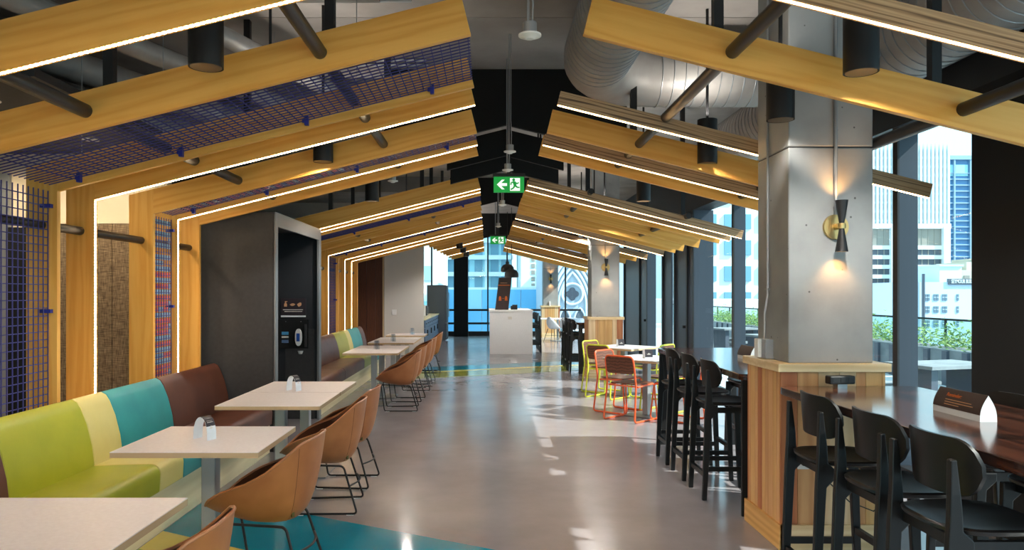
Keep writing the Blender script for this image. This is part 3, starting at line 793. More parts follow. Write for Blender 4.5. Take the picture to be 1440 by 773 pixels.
for n, (x, y) in enumerate(((-2.85, 5.2), (-2.3, 5.25), (-0.9, 5.1), (-1.9, 6.6))):
    o = MB().tube([(0, 0, 0), (0, 0, ZC - 2.45 - 0.003)], 0.003, 6).build('hanger_wire', 'galvanized', loc=(x, y, 2.45 if x < -1 else 2.9))
    if x > -1: o.scale = (1, 1, (ZC - 2.9) / (ZC - 2.45))
    tag(o, 'thin steel hanger wire above the left ribs, %s from the left' % ORD[(0, 1, 3, 2)[n]], 'wire', 'thin hanger wires')

# recessed lamps over the booth behind the posts
for n, (x, y) in enumerate(((-3.7, 6.9), (-4.7, 6.9), (-3.7, 5.5))):
    t = thing('recessed_lamp', 'round recessed lamp in the booth ceiling behind the left posts, %s from the camera' % ORD[(1, 2, 0)[n]], 'ceiling lamp', (x, y, 2.998), 0, 'recessed booth lamps')
    MB().lathe([(0.0, -0.004), (0.06, -0.004), (0.06, 0.0), (0.0, 0.0)], 20).build('lens', 'lamp_glow', t)
    MB().lathe([(0.06, -0.008), (0.075, -0.006), (0.075, 0.0), (0.06, 0.0)], 20).build('trim_ring', 'white_plastic', t)
    spot('booth_light', (0, 0, -0.03), 22, 140, 0.6, (1, 0.82, 0.58), (0, 0.25, -1), 0.05, t)

# ------------------------------------------------------------------ benches
def bench(y0, y1, sections, label):
    t = thing('upholstered_bench', label, 'bench', (-2.5, (y0 + y1) / 2, 0)); oy = (y0 + y1) / 2; ox = -2.5
    MB().box(-2.80 - ox, -2.14 - ox, y0 - oy, y1 - oy, 0.0, 0.30).build('plinth', 'pale_ply_y', t)
    def arc(cx, cz, r, a0, a1, n): return [(cx + r * math.cos(math.radians(a0 + (a1 - a0) * i / n)), cz + r * math.sin(math.radians(a0 + (a1 - a0) * i / n))) for i in range(n + 1)]
    seat = [(-2.72, 0.28), (-2.115, 0.28)] + arc(-2.175, 0.395, 0.065, 0, 90, 6) + [(-2.4, 0.455), (-2.72, 0.44)]
    back = [(-2.545, 0.40)] + [(-2.535, 0.46), (-2.55, 0.58), (-2.585, 0.72), (-2.625, 0.82)] + [(-2.65, 0.86), (-2.685, 0.88), (-2.72, 0.87), (-2.735, 0.84)] + [(-2.735, 0.40)]
    seat = [(a - ox, b) for a, b in seat]; back = [(a - ox, b) for a, b in back]
    for a, b, mt in sections:
        MB().prism(seat, 'y', a + 0.002 - oy, b - 0.002 - oy).build('seat_cushion', mt, t, smooth=True, bevel=0.006)
        MB().prism(back, 'y', a + 0.002 - oy, b - 0.002 - oy).build('back_cushion', mt, t, smooth=True, bevel=0.006)
    return t
bench(1.2, 7.28, [(1.2, 2.6, 'vinyl_brown'), (2.6, 3.93, 'vinyl_brown'), (3.93, 4.78, 'vinyl_lime'), (4.78, 5.15, 'vinyl_cream'), (5.15, 6.0, 'vinyl_teal'), (6.0, 7.28, 'vinyl_brown')],
      'near upholstered wall bench with lime, cream, teal and brown sections')
bench(9.32, 15.6, [(9.32, 11.0, 'vinyl_brown'), (11.0, 12.75, 'vinyl_brown'), (12.75, 13.7, 'vinyl_lime'), (13.7, 14.1, 'vinyl_cream'), (14.1, 15.15, 'vinyl_teal'), (15.15, 15.6, 'vinyl_brown')],
      'far upholstered wall bench with brown, lime, cream and teal sections past the kiosk')

# ------------------------------------------------------------------ charcoal kiosk with sanitizer niche
kx0, kx1, ky0, ky1, kz = -3.3, -2.1, 7.3, 9.3, 2.37
t = thing('kiosk', 'tall charcoal kiosk with open dark niche between the two benches', 'kiosk', (kx0 / 2 + kx1 / 2, ky0, 0))
ox, oy = kx0 / 2 + kx1 / 2, ky0
MB().box(kx0 - ox, kx1 - ox, 0, 0.05, 0, kz).build('side_panel', 'charcoal', t, bevel=0.003)
MB().box(kx0 - ox, kx1 - 0.03 - ox, ky1 - oy - 0.05, ky1 - oy, 0, kz).build('side_panel', 'niche_dark', t, bevel=0.003)
MB().box(kx0 - ox, kx1 - ox, 0.05, ky1 - oy - 0.05, kz - 0.05, kz).build('top_panel', 'charcoal', t)
MB().box(kx0 - ox, kx0 + 0.5 - ox, 0.05, ky1 - oy - 0.05, 0, kz - 0.05).build('back_panel', 'niche_dark', t)
fr = MB().box(kx1 - 0.012 - ox, kx1 + 0.012 - ox, 0.0, 0.09, 0, kz).box(kx1 - 0.012 - ox, kx1 + 0.012 - ox, ky1 - oy - 0.11, ky1 - oy + 0.005, 0, kz).box(kx1 - 0.012 - ox, kx1 + 0.012 - ox, 0.09, ky1 - oy - 0.11, kz - 0.14, kz)
fr.build('face_frame', 'charcoal_frame', t, bevel=0.002)
MB().box(-2.52 - ox, -2.16 - ox, ky1 - oy - 0.07, ky1 - oy - 0.05, 0, 1.12).build('lower_panel', 'charcoal', t)
yy = ky1 - 0.05
s = thing('notice_board', 'small dark notice with hand-washing pictures inside the kiosk niche', 'sign', (-2.42, yy, 1.27))
MB().box(-0.155, 0.155, -0.012, -0.002, 0, 0.235).build('board', 'sign_dark', s)
MB().box(-0.155, 0.155, -0.014, -0.012, 0, 0.02).build('bottom_strip', 'paper_white', s)
p = (-0.0145, -0.0125)
MB().prism([(-0.115, 0.13), (-0.08, 0.13), (-0.08, 0.165), (-0.09, 0.175), (-0.09, 0.19), (-0.075, 0.19), (-0.075, 0.198), (-0.105, 0.198), (-0.105, 0.175), (-0.115, 0.165)], 'y', *p).build('bottle_picture', 'print_tan', s)
MB().prism([(-0.045, 0.155), (-0.02, 0.17), (0.0, 0.172), (0.025, 0.16), (0.005, 0.142), (-0.02, 0.138)], 'y', *p).build('hand_picture', 'print_tan', s)
MB().prism([(0.045, 0.16), (0.06, 0.17), (0.085, 0.185), (0.1, 0.175), (0.1, 0.15), (0.085, 0.135), (0.065, 0.128)], 'y', *p).build('hands_picture', 'print_tan', s)
for z, a, b in ((0.088, -0.13, 0.12), (0.066, -0.11, 0.11)):
    MB().box(a, b, p[0], p[1], z, z + 0.008).build('text_line', 'print_white', s)
s = thing('sanitizer_station', 'black sanitizer board with white dispenser and blue labels in the kiosk niche', 'dispenser', (-2.42, yy, 0.88))
MB().box(-0.19, 0.19, -0.03, -0.002, 0, 0.36).build('board', 'matte_black', s)
MB().box(0.15, 0.175, -0.06, -0.03, 0.02, 0.3).build('side_rail', 'charcoal', s)
MB().lathe([(0.0, -0.075), (0.03, -0.07), (0.042, -0.03), (0.0, -0.03)], 20, (0.09, 0, 0)).build('dispenser_cap', 'white_plastic', s, smooth=True).scale = (1, 1, 1)
def oval(cx, cz, a, b, n=20): return [(cx + a * math.cos(2 * PI * k / n), cz + b * abs(math.sin(2 * PI * k / n)) ** 0.8 * (1 if math.sin(2 * PI * k / n) > 0 else -1)) for k in range(n)]
MB().prism(oval(0.075, 0.14, 0.042, 0.108), 'y', -0.075, -0.03).build('dispenser_body', 'white_plastic', s, bevel=0.008)
MB().box(0.055, 0.095, -0.079, -0.074, 0.09, 0.19).build('display', 'screen_blue', s)
for z, mt in ((0.17, 'label_blue'), (0.13, 'print_white'), (0.07, 'label_steel')):
    MB().box(-0.14, -0.055, -0.034, -0.03, z, z + (0.038 if mt != 'print_white' else 0.022)).build('label_card', mt, s)
for x in (-0.09, 0.1):
    MB().lathe([(0.0, -0.034), (0.006, -0.034), (0.006, -0.03), (0.0, -0.03)], 8, (x, 0, 0.335), 'y').build('screw', 'steel', s)

# ------------------------------------------------------------------ cafe tables
def cafe_table(name, label, group, top='laminate', w=0.76, d=0.74, h=0.75, rz=0.0, loc=(0, 0, 0), base=0.45):
    t = thing(name, label, 'table', loc, rz, group)
    MB().box(-w / 2, w / 2, -d / 2, d / 2, h - 0.004, h).build('table_top', top, t)
    MB().box(-w / 2, w / 2, -d / 2, d / 2, h - 0.03, h - 0.004).build('plywood_core', 'ply_edge', t)
    MB().box(-0.04, 0.04, -0.04, 0.04, 0.012, h - 0.04).build('leg', 'leg_grey', t, bevel=0.006)
    MB().box(-0.2, 0.2, -0.03, 0.03, h - 0.045, h - 0.03).box(-0.03, 0.03, -0.2, 0.2, h - 0.046, h - 0.03).build('support_bracket', 'leg_grey', t)
    MB().box(-base / 2, base / 2, -base / 2, base / 2, 0.0, 0.012).build('base_plate', 'steel', t, bevel=0.003)
    return t
G = 'square cafe tables along the benches'
t0 = cafe_table('cafe_table', 'square white table cut off at the lower left corner of the picture', G, loc=(-1.57, 2.57, 0))
TL = [(-1.552, 4.155, 'square white table in front of the lime and cream bench section'),
      (-1.59, 5.715, 'nearer of the two joined white tables before the charcoal kiosk'),
      (-1.59, 6.475, 'farther of the two joined white tables before the charcoal kiosk'),
      (-1.60, 10.48, 'nearest white table of the second bench just past the kiosk'),
      (-1.60, 11.24, 'second white table of the far bench'),
      (-1.60, 12.62, 'third white table of the far bench beside the lime section'),
      (-1.60, 13.38, 'fourth white table of the far bench beside the cream section'),
      (-1.60, 14.80, 'last white table of the far bench nearest the kitchen')]
for x, y, l in TL: copy_tree(t0, l, (x, y, 0))

# tub chairs: facing +x in their own frame
def tub_chair(label):
    t = thing('tub_chair', label, 'chair', (0, 0, 0), 0, 'tan tub chairs along the left tables')
    def rim(u):
        a = 2 * PI * u                      # 0 = front
        ca, sa = math.cos(a), math.sin(a)
        ex = 0.82
        x = 0.30 * math.copysign(abs(ca) ** ex, ca); y = 0.305 * math.copysign(abs(sa) ** ex, sa)
        k = (1 - ca) / 2
        fr = (0.30 - x) / 0.60
        TB = [(0, 0), (.05, .07), (.11, .17), (.25, .31), (.38, .39), (.52, .465), (.66, .59), (.79, .76), (.92, .95), (1.01, 1.0)]
        for q in range(len(TB) - 1):
            if fr <= TB[q + 1][0] or q == len(TB) - 2:
                w_ = (fr - TB[q][0]) / (TB[q + 1][0] - TB[q][0]); z = 0.415 + 0.385 * (TB[q][1] + (TB[q + 1][1] - TB[q][1]) * min(1, w_)); break
        if ca < 0: x -= 0.015 * (-ca)
        return x, y, z, k
    def outer(u, v):
        x, y, z, k = rim(u)
        g = v ** 0.42; zz = 0.335 + (z - 0.335) * (v ** (1.0 + 1.0 * k))
        bx = -0.06
        return (bx + (x - bx) * g, y * g, zz)
    def inner(u, v):
        x, y, z, k = rim(u)
        zs = min(0.425, z - 0.004)
        vs = ((zs - 0.335) / (z - 0.335)) ** (1 / (1.0 + 1.0 * k))
        vo = vs + (1 - vs) * max(0.0, (v - 0.4) / 0.6)
        p = Vector(outer(u, vo)); r_ = math.hypot(p.x, p.y)
        f = max(0.1, (r_ - 0.028 * (1 - ((vo - vs) / max(1e-6, 1 - vs)) ** 3)) / r_)
        if v < 0.4: f *= v / 0.4
        return (p.x * f, p.y * f, p.z)
    MB().grid(outer, 40, 12, True).build('shell', 'tub_leather', t, smooth=True, weld=True)
    def inn(u, v):
        p = inner(u, v)
        return (p[0] * 0.998, p[1] * 0.998, p[2] + 0.0)
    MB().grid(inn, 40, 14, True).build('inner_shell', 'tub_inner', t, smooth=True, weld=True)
    rp = []
    for k in range(48):
        x, y, z, kk = rim(k / 48); rp.append((x * 0.99, y * 0.99, z))
    MB().tube(rp, 0.007, 6, True).build('piping', 'tub_leather', t, smooth=True)
    # back seams
    for sg in (-1, 1):
        u = 0.5 + sg * 0.11
        MB().tube([Vector(outer(u, v)) * 1.0 for v in (0.12, 0.25, 0.4, 0.55, 0.7, 0.85, 0.98)], 0.0014, 5).build('seam', 'seam_brown', t)
    p = Vector(outer(0.40, 0.34)); nrm = Vector((p.x + 0.05, p.y, 0)).normalized()
    MB().box(-0.006, 0.006, -0.007, 0.007, -0.016, 0.016).build('tag', 'amber_bead', t, loc=p, rot=(0, 0, math.atan2(nrm.y, nrm.x)))
    for sg in (-1, 1):
        y = 0.2 * sg
        path = rounded([(0.22, y * 0.9, 0.355), (0.17, y, 0.01), (-0.27, y * 1.1, 0.01), (-0.17, y * 0.9, 0.338)], 0.03, 4, True)
        MB().tube(path, 0.0075, 8, True).build('leg_frame', 'black_metal', t, smooth=True)
        for xx in (0.13, -0.22): MB().box(xx - 0.025, xx + 0.025, y * 1.05 - 0.012, y * 1.05 + 0.012, 0.0, 0.004).build('glide', 'white_plastic', t)
    arc = [(-0.215 - 0.05 * math.sin(PI * k / 10), 0.19 * (1 - 2 * k / 10), 0.2) for k in range(11)]
    MB().tube(arc, 0.0065, 8).build('rear_brace', 'black_metal', t, smooth=True)
    MB().tube([(0.2, -0.185, 0.35), (0.2, 0.185, 0.35)], 0.0065, 8).build('front_brace', 'black_metal', t, smooth=True)
    return t
CH = [(-1.2, 2.52, 'tan leather tub chair cut off at the bottom edge of the picture'),
      (-1.215, 4.06, 'large tan leather tub chair nearest the camera standing over the teal floor'),
      (-1.2, 5.42, 'tan leather tub chair at the nearer joined table before the kiosk'),
      (-1.2, 6.12, 'tan leather tub chair at the farther joined table before the kiosk'),
      (-1.2, 10.0, 'first tan tub chair of the far row past the kiosk'),
      (-1.2, 10.85, 'second tan tub chair of the far row'),
      (-1.2, 12.1, 'third tan tub chair of the far row'),
      (-1.2, 13.0, 'fourth tan tub chair of the far row'),
      (-1.2, 14.8, 'last tan tub chair of the far row nearest the kitchen')]
c0 = tub_chair(CH[0][2]); c0.location = (CH[0][0], CH[0][1], 0); c0.rotation_euler = (0, 0, PI)
for i, (x, y, l) in enumerate(CH[1:]): copy_tree(c0, l, (x, y, 0), PI + (0.06 if i % 2 else -0.05))

# arched table tents on the left tables
def arch_tent(label, loc, rz, dark=True):
    t = thing('table_tent', label, 'table sign', loc, rz, 'arched table tents')
    pts = [(0.052 * math.cos(PI * k / 12), 0.125 * math.sin(PI * k / 12) ** 0.75) for k in range(13)]
    def strip(i0, i1, w, th, off):
        v = []; f = []
        P_ = pts[i0:i1 + 1]
        for j, (x, z) in enumerate(P_):
            n = Vector((x / 0.052, 0, z / 0.125)).normalized()
            for yy in (-w, w):
                v.append((x + n.x * off, yy, z + n.z * off)); v.append((x + n.x * (off + th), yy, z + n.z * (off + th)))
        for j in range(len(P_) - 1):
            a, b = j * 4, j * 4 + 4
            f += [(a, a + 2, b + 2, b), (a + 1, b + 1, b + 3, a + 3), (a, b, b + 1, a + 1), (a + 2, a + 3, b + 3, b + 2)]
        f += [(0, 1, 3, 2)]; e = (len(P_) - 1) * 4; f += [(e, e + 2, e + 3, e + 1)]
        return MB().add(v, f)
    strip(0, 12, 0.032, 0.002, 0.0).build('arch', 'paper_white' if dark else 'acrylic', t)
    if dark:
        strip(2, 6, 0.0315, 0.001, 0.0022).build('dark_print', 'sign_dark', t)
        for k, (i0, i1) in enumerate(((5, 6),)):
            for yo in (-0.018, -0.006, 0.006):
                pass
        P_ = Vector((0.0525, 0, 0.0)); 
        MB().box(0.047, 0.0495, -0.012, 0.012, 0.063, 0.068).box(0.047, 0.0495, -0.0025, 0.0025, 0.053, 0.078).build('plus_mark', 'print_white', t)
        for q in range(3): MB().box(0.037 - q * 0.006, 0.041 - q * 0.006, -0.02, 0.02, 0.096 + q * 0.007, 0.0985 + q * 0.007).build('text_line', 'print_white', t)
    return t
a0 = arch_tent('white arched table tent with dark print on the table by the lime bench', (-1.577, 4.13, 0.75), -0.45)
copy_tree(a0, 'white arched table tent with dark print on the farther joined table', (-1.62, 6.2, 0.75), -0.5)
a1 = arch_tent('clear arched table tent on the nearest table past the kiosk', (-1.62, 10.85, 0.75), -1.2, False)
copy_tree(a1, 'clear arched table tent on the third table of the far bench', (-1.6, 12.6, 0.75), -1.2)
copy_tree(a1, 'clear arched table tent on the last table before the kitchen', (-1.15 - 0.35, 14.8, 0.75), -1.2)

# ------------------------------------------------------------------ bar counters and stools
def counter(y0, y1, label, lead=True):
    t = thing('bar_counter', label, 'counter', (2.18, (y0 + y1) / 2, 0)); d = (y1 - y0) / 2
    xs, xe = 1.765 - 2.18, 2.6 - 2.18
    c = 0.06
    pts = [(xs + c, -d), (xe - c, -d), (xe, -d + c), (xe, d - c), (xe - c, d), (xs + c, d), (xs, d - c), (xs, -d + c)]
    pts = [(p.x, p.y) for p in rounded([(a, b, 0) for a, b in [(xs, -d), (xe, -d), (xe, d), (xs, d)]], 0.07, 5, True)]
    MB().prism(pts, 'z', 0.955, 1.0).build('table_top', 'counter_wood', t, bevel=0.004)
    for y in ((-d + 0.04, d - 0.04) if lead else (-d + 0.04,)):
        for x in (xs + 0.06, xe - 0.06):
            MB().box(x - 0.04, x + 0.04, y - 0.012, y + 0.012, 0, 0.955).build('leg', 'black_paint', t, bevel=0.002)
        MB().box(xs + 0.1, xe - 0.1, y - 0.012, y + 0.012, 0.88, 0.955).build('apron', 'black_paint', t)
    return t
counter(1.5, 4.50, 'near dark brown wooden bar counter ending at the nearest column', False)
counter(5.15, 7.7, 'middle dark brown wooden bar counter behind the nearest column')
counter(14.4, 17.0, 'farthest bar counter behind the middle column')

def bar_stool(label):
    t = thing('bar_stool', label, 'stool', (0, 0, 0), 0, 'black wooden bar stools')
    SH = 0.735
    # rear legs rise into the back posts; front legs stop at the rails
    for sg in (-1, 1):
        y = 0.185 * sg
        prof = [(-0.215, 0), (-0.180, 0), (-0.145, SH - 0.12), (-0.10, SH - 0.075), (-0.10, SH - 0.035), (-0.138, SH + 0.0), (-0.142, SH + 0.08), (-0.162, 0.985), (-0.182, 0.985), (-0.186, SH + 0.05), (-0.195, SH - 0.1)]
        MB().prism(prof, 'y', y - 0.015, y + 0.015).build('back_leg', 'stool_black', t, bevel=0.005)
        prof = [(0.215, 0), (0.182, 0), (0.15, SH - 0.12), (0.10, SH - 0.075), (0.10, SH - 0.035), (0.196, SH - 0.035)]
        MB().prism(prof, 'y', y - 0.015, y + 0.015).build('front_leg', 'stool_black', t, bevel=0.005)
        MB().box(-0.10, 0.10, y - 0.011, y + 0.011, SH - 0.075, SH - 0.035).build('seat_rail', 'stool_black', t)
        MB().bar((-0.19, y, 0.235), (0.19, y, 0.235), 0.018, 0.035).build('side_stretcher', 'stool_black', t)
    for x, z in ((0.185, 0.29), (-0.188, 0.19)):
        MB().box(x - 0.012, x + 0.012, -0.175, 0.175, z - 0.018, z + 0.018).build('foot_rail', 'stool_black', t)
    for x in (-0.13, 0.13): MB().box(x - 0.011, x + 0.011, -0.172, 0.172, SH - 0.075, SH - 0.037).build('cross_rail', 'stool_black', t)
    # dished seat
    def seat(u, v):
        a = 2 * PI * u; ca, sa = math.cos(a), math.sin(a)
        x = 0.205 * math.copysign(abs(ca) ** 0.62, ca); y = 0.205 * math.copysign(abs(sa) ** 0.62, sa)
        seq = [(0.0, 0.012), (0.5, 0.013), (0.8, 0.020), (0.95, 0.026), (1.0, 0.02), (0.98, 0.006), (0.85, -0.004), (0.0, -0.01)]
        i = min(int(v * 7 + 1e-6), 7); g, z = seq[i]
        return (x * g + 0.015, y * g, SH - 0.02 + z)
    MB().grid(seat, 36, 8, True).build('seat', 'stool_black', t, smooth=True, weld=True)
    # bent plywood back
    def bk(u, v, off):
        w = 0.215; ang = (u - 0.5) * 2
        zc, hz = 0.945, 0.105
        # rounded corners
        k = min(1, max(0, (abs(ang) - 0.55) / 0.45)); h = hz * math.sqrt(max(0.0, 1 - k ** 2.2)) if k < 1 else 0.0
        h = max(h, 0.02)
        z = zc + (v - 0.5) * 2 * h + 0.0
        x = -0.150 + 0.075 * ang * ang * 0.9 + off - (z - 0.9) * 0.08
        return (x, w * ang, z)
    vs = MB(); nu, nv = 25, 7
    A = [bk(i / (nu - 1), j / (nv - 1), 0.0) for j in range(nv) for i in range(nu)]
    B = [bk(i / (nu - 1), j / (nv - 1), 0.014) for j in range(nv) for i in range(nu)]
    f = []
    n = nu * nv
    for j in range(nv - 1):
        for i in range(nu - 1):
            a, b, c, d = j * nu + i, j * nu + i + 1, (j + 1) * nu + i + 1, (j + 1) * nu + i
            f.append((a, b, c, d)); f.append((n + d, n + c, n + b, n + a))
    for i in range(nu - 1):
        f.append((i, n + i, n + i + 1, i + 1)); k = (nv - 1) * nu; f.append((k + i, k + i + 1, n + k + i + 1, n + k + i))
    for j in range(nv - 1):
        f.append((j * nu, (j + 1) * nu, n + (j + 1) * nu, n + j * nu)); e = nu - 1; f.append((j * nu + e, n + j * nu + e, n + (j + 1) * nu + e, (j + 1) * nu + e))
    vs.add(A + B, f).build('backrest', 'stool_black', t, smooth=True)
    return t
SX = 1.84; SXR = 2.55
ST = [(1.80, 3.80, 0, 'black wooden bar stool at the near counter, beside the column'),
      (1.80, 3.24, 0, 'black wooden bar stool at the near counter, second from the column'),
      (1.79, 2.76, 0, 'black wooden bar stool at the near counter, largest in view at the lower right'),
      (SXR, 3.75, PI, 'black bar stool on the window side of the near counter, beside the column'),
      (SXR, 3.2, PI, 'black bar stool on the window side of the near counter, second from column'),
      (SXR, 2.62, PI, 'black bar stool on the window side of the near counter, third from column'),
      (SX, 5.78, 0, 'black bar stool at the middle counter, nearest the camera'),
      (SX, 6.36, 0, 'black bar stool at the middle counter, between two other stools'),
      (SX, 6.93, 0, 'black bar stool at the middle counter, farthest of three'),
      (SXR, 5.9, PI, 'black bar stool on the window side of the middle counter, nearest'),
      (SXR, 6.5, PI, 'black bar stool on the window side of the middle counter, second'),
      (SXR, 7.1, PI, 'black bar stool on the window side of the middle counter, farthest'),
      (SX, 14.8, 0, 'black bar stool at the farthest counter, nearest the camera'),
      (SX, 15.45, 0, 'black bar stool at the farthest counter, second'),
      (SX, 16.1, 0, 'black bar stool at the farthest counter, third'),
      (1.22, 19.6, PI, 'black bar stool beside the white island, nearest the camera'),
      (1.22, 20.3, PI, 'black bar stool beside the white island, second'),
      (1.22, 21.0, PI, 'black bar stool beside the white island, third')]
s0 = bar_stool(ST[0][3]); s0.location = ST[0][:2] + (0,)
for x, y, r, l in ST[1:]: copy_tree(s0, l, (x, y, 0), r)

# reminder tents on the counters
def reminder(loc, rz, label, wording, L=0.34):
    t = thing('reminder_sign', label, 'table sign', loc, rz, 'dark reminder signs on the counters')
    H, W = 0.115, 0.075
    prof = []
    for k in range(9):
        a = k / 8; prof.append((-W / 2 + W * 0.5 * a + 0.012 * math.sin(PI * a) * -1, H * a))
    half = prof
    face = half + [(x_ + 0.002, z_) for x_, z_ in reversed(half)]
    body = half + [(-x_, z_) for x_, z_ in reversed(half[:-1])]
    MB().prism(body, 'y', -L / 2, L / 2).build('paper_body', 'paper_white', t, smooth=True)
    i = 2
    dark = [(x_ - 0.0015, z_) for x_, z_ in half[i:]] + [(x_ - 0.0004, z_) for x_, z_ in reversed(half[i:])]
    MB().prism(dark, 'y', -L / 2, L / 2).build('dark_front', 'sign_brown', t, smooth=True)
    if wording:
        tilt = math.atan2(W * 0.5, H) * 1.0
        def onface(y, z):
            a = z / H; return (-W / 2 + W * 0.5 * a - 0.012 * math.sin(PI * a) - 0.003, y, z)
        text_mesh('Reminder:', 0.026, 'heading', 'print_orange', t, onface(0.035, 0.088), (PI / 2 - 0.55, 0, -PI / 2), 0.0005)
        for z, y0, y1 in ((0.067, -0.10, 0.085), (0.056, -0.115, 0.085), (0.045, -0.02, 0.085)):
            x_, _, _ = onface(0, z)
            MB().box(-0.0006, 0.0006, y0, y1, -0.0017, 0.0017).build('text_line', 'print_tan', t, loc=(x_ + 0.0006, 0, z), rot=(0, 0.3, 0))
    return t
reminder((2.19, 3.40, 1.0), 0.0, 'dark paper reminder sign on the near counter', True)
reminder((2.24, 6.35, 1.0), 0.05, 'dark paper reminder sign on the middle counter', False, 0.28)

# power hub, outlets, cables on the nearest column
t = thing('power_hub', 'black desktop power hub at the column end of the near counter', 'power strip', (2.10, 4.40, 1.0), 0.12)
MB().box(-0.08, 0.08, -0.03, 0.03, 0.025, 0.075).build('body', 'black_paint', t, bevel=0.008)
MB().box(-0.03, 0.03, -0.025, 0.025, 0.0, 0.025).build('clamp', 'steel', t)
for x in (-0.05, 0.0, 0.05): MB().box(x - 0.014, x + 0.014, -0.0315, -0.03, 0.037, 0.063).build('socket', 'black_paint', t)
t = thing('wall_outlet', 'white wall outlet with black plug on the nearest column base', 'outlet', (1.93, 4.519, 0.55))
MB().box(-0.036, 0.036, -0.007, 0, -0.06, 0.06).build('plate', 'white_plastic', t, bevel=0.003)
MB().box(-0.018, 0.018, -0.009, -0.007, 0.006, 0.04).build('socket', 'paper_white', t)
MB().box(-0.012, 0.014, -0.035, -0.009, -0.035, -0.012).build('plug', 'black_cable', t, bevel=0.004)
MB().tube([(0.003, -0.035, -0.024), (0.03, -0.06, -0.04), (0.12, -0.08, -0.12), (0.25, -0.07, -0.24), (0.4, -0.06, -0.30), (0.5, -0.05, -0.22), (0.52, -0.04, 0.1), (0.5, -0.04, 0.38)], 0.004, 6).build('cord', 'black_cable', t, smooth=True)
t = thing('outlet_box', 'grey twin outlet box with white conduit on the nearest column side', 'outlet', (1.855, 4.86, 1.134))
MB().box(-0.05, 0.0, -0.07, 0.07, 0.005, 0.13).build('box', 'galvanized', t, bevel=0.003)
MB().box(-0.075, -0.05, 0.0, 0.07, 0.01, 0.13).build('adapter', 'white_plastic', t, bevel=0.004)
MB().box(-0.053, -0.05, -0.06, -0.01, 0.02, 0.115).build('cover_plate', 'steel', t)
MB().tube([(-0.02, 0.03, 0.13), (-0.02, 0.03, 0.3), (-0.012, 0.0, 0.42), (-0.012, 0.0, 2.7)], 0.008, 8).build('conduit', 'grey_cable', t, smooth=True)
for z in (0.45, 1.6): MB().box(-0.024, 0, -0.02, 0.02, z, z + 0.012).build('strap', 'steel', t)

# ------------------------------------------------------------------ white tables with coloured sled chairs
g2 = 'white tables set diagonally by the windows'
ta = cafe_table('cafe_table', 'white square table with dark tent, set diagonally among orange chairs', g2, 'white_top', 0.8, 0.8, 0.74, PI / 4, (2.05, 9.5, 0))
tb = copy_tree(ta, 'white square table set diagonally among lime chairs, behind the orange ones', (2.13, 11.5, 0), PI / 4)
def sled_chair(mat, label, group):
    t = thing('sled_chair', label, 'chair', (0, 0, 0), 0, group)
    r = 0.0115; w = 0.21
    for sg in (-1, 1):
        y = w * sg
        p = rounded([(-0.17, y, 0.43), (0.19, y, 0.45), (0.24, y * 1.08, 0.012), (-0.26, y * 1.08, 0.012), (-0.205, y, 0.45), (-0.235, y * 0.98, 0.66)], 0.045, 5)
        MB().tube(p, r, 8).build('side_frame', mat, t, smooth=True)
    p = rounded([(-0.235, -w * 0.98, 0.655), (-0.262, -w * 0.96, 0.80), (-0.262, w * 0.96, 0.80), (-0.235, w * 0.98, 0.655)], 0.06, 6)
    MB().tube(p, r, 8).build('back_frame', mat, t, smooth=True)
    MB().tube([(-0.16, -w, 0.432), (-0.16, w, 0.432)], r * 0.9, 8).tube([(0.17, -w, 0.447), (0.17, w, 0.447)], r * 0.9, 8).build('seat_bar', mat, t, smooth=True)
    MB().prism([(p_.x, p_.y) for p_ in rounded([(-0.17, -0.2, 0), (0.2, -0.205, 0), (0.2, 0.205, 0), (-0.17, 0.2, 0)], 0.04, 4, True)], 'z', 0.452, 0.466).build('seat', 'chair_ply', t, bevel=0.003)
    MB().prism([(p_.x, p_.y) for p_ in rounded([(-0.195, 0.0, 0), (0.195, 0.0, 0), (0.195, 0.21, 0), (-0.195, 0.21, 0)], 0.045, 4, True)], 'x', -0.006, 0.006).build('back_panel', 'chair_ply', t, bevel=0.002, loc=(-0.225, 0, 0.585), rot=(0, -0.17, 0))
    return t
D = PI / 4
so = sled_chair('chair_orange', 'orange tube chair with brown back toward the camera', 'orange tube chairs'); so.location = (1.79, 9.20, 0); so.rotation_euler = (0, 0, D)
copy_tree(so, 'orange tube chair facing the camera side, left behind the other orange chair', (1.76, 9.82, 0), -D)
copy_tree(so, 'orange tube chair half hidden behind the black stools', (2.36, 9.2, 0), D * 3)
sl = sled_chair('chair_lime', 'lime tube chair with brown back toward the camera, left of the farther white table', 'lime tube chairs'); sl.location = (1.82, 11.15, 0); sl.rotation_euler = (0, 0, D)
copy_tree(sl, 'lime tube chair at the far left corner of the farther white table', (1.85, 11.8, 0), -D)
copy_tree(sl, 'lime tube chair to the right of the farther white table', (2.5, 11.2, 0), D * 3)
copy_tree(sl, 'lime tube chair between the two white tables behind the orange ones', (2.36, 9.85, 0), -D * 3)
def card(loc, rz, label):
    t = thing('table_card', label, 'table sign', loc, rz, 'dark folded cards')
    MB().prism([(-0.05, 0), (0.05, 0), (0.045, 0.11), (-0.035, 0.115)], 'x', -0.05, 0.05).build('card_body', 'paper_white', t)
    MB().prism([(-0.053, 0.016), (-0.0505, 0.016), (-0.0355, 0.115), (-0.038, 0.115)], 'x', -0.05, 0.05).build('dark_front', 'sign_dark', t)
    MB().box(-0.025, 0.025, -0.0485, -0.046, 0.05, 0.056).box(-0.004, 0.004, -0.0485, -0.046, 0.04, 0.068).build('plus_mark', 'print_white', t)
card((2.05, 9.45, 0.74), 0.15, 'small dark folded card on the nearer white table')
card((2.08, 11.55, 0.74), 0.15, 'small dark folded card on the farther white table')

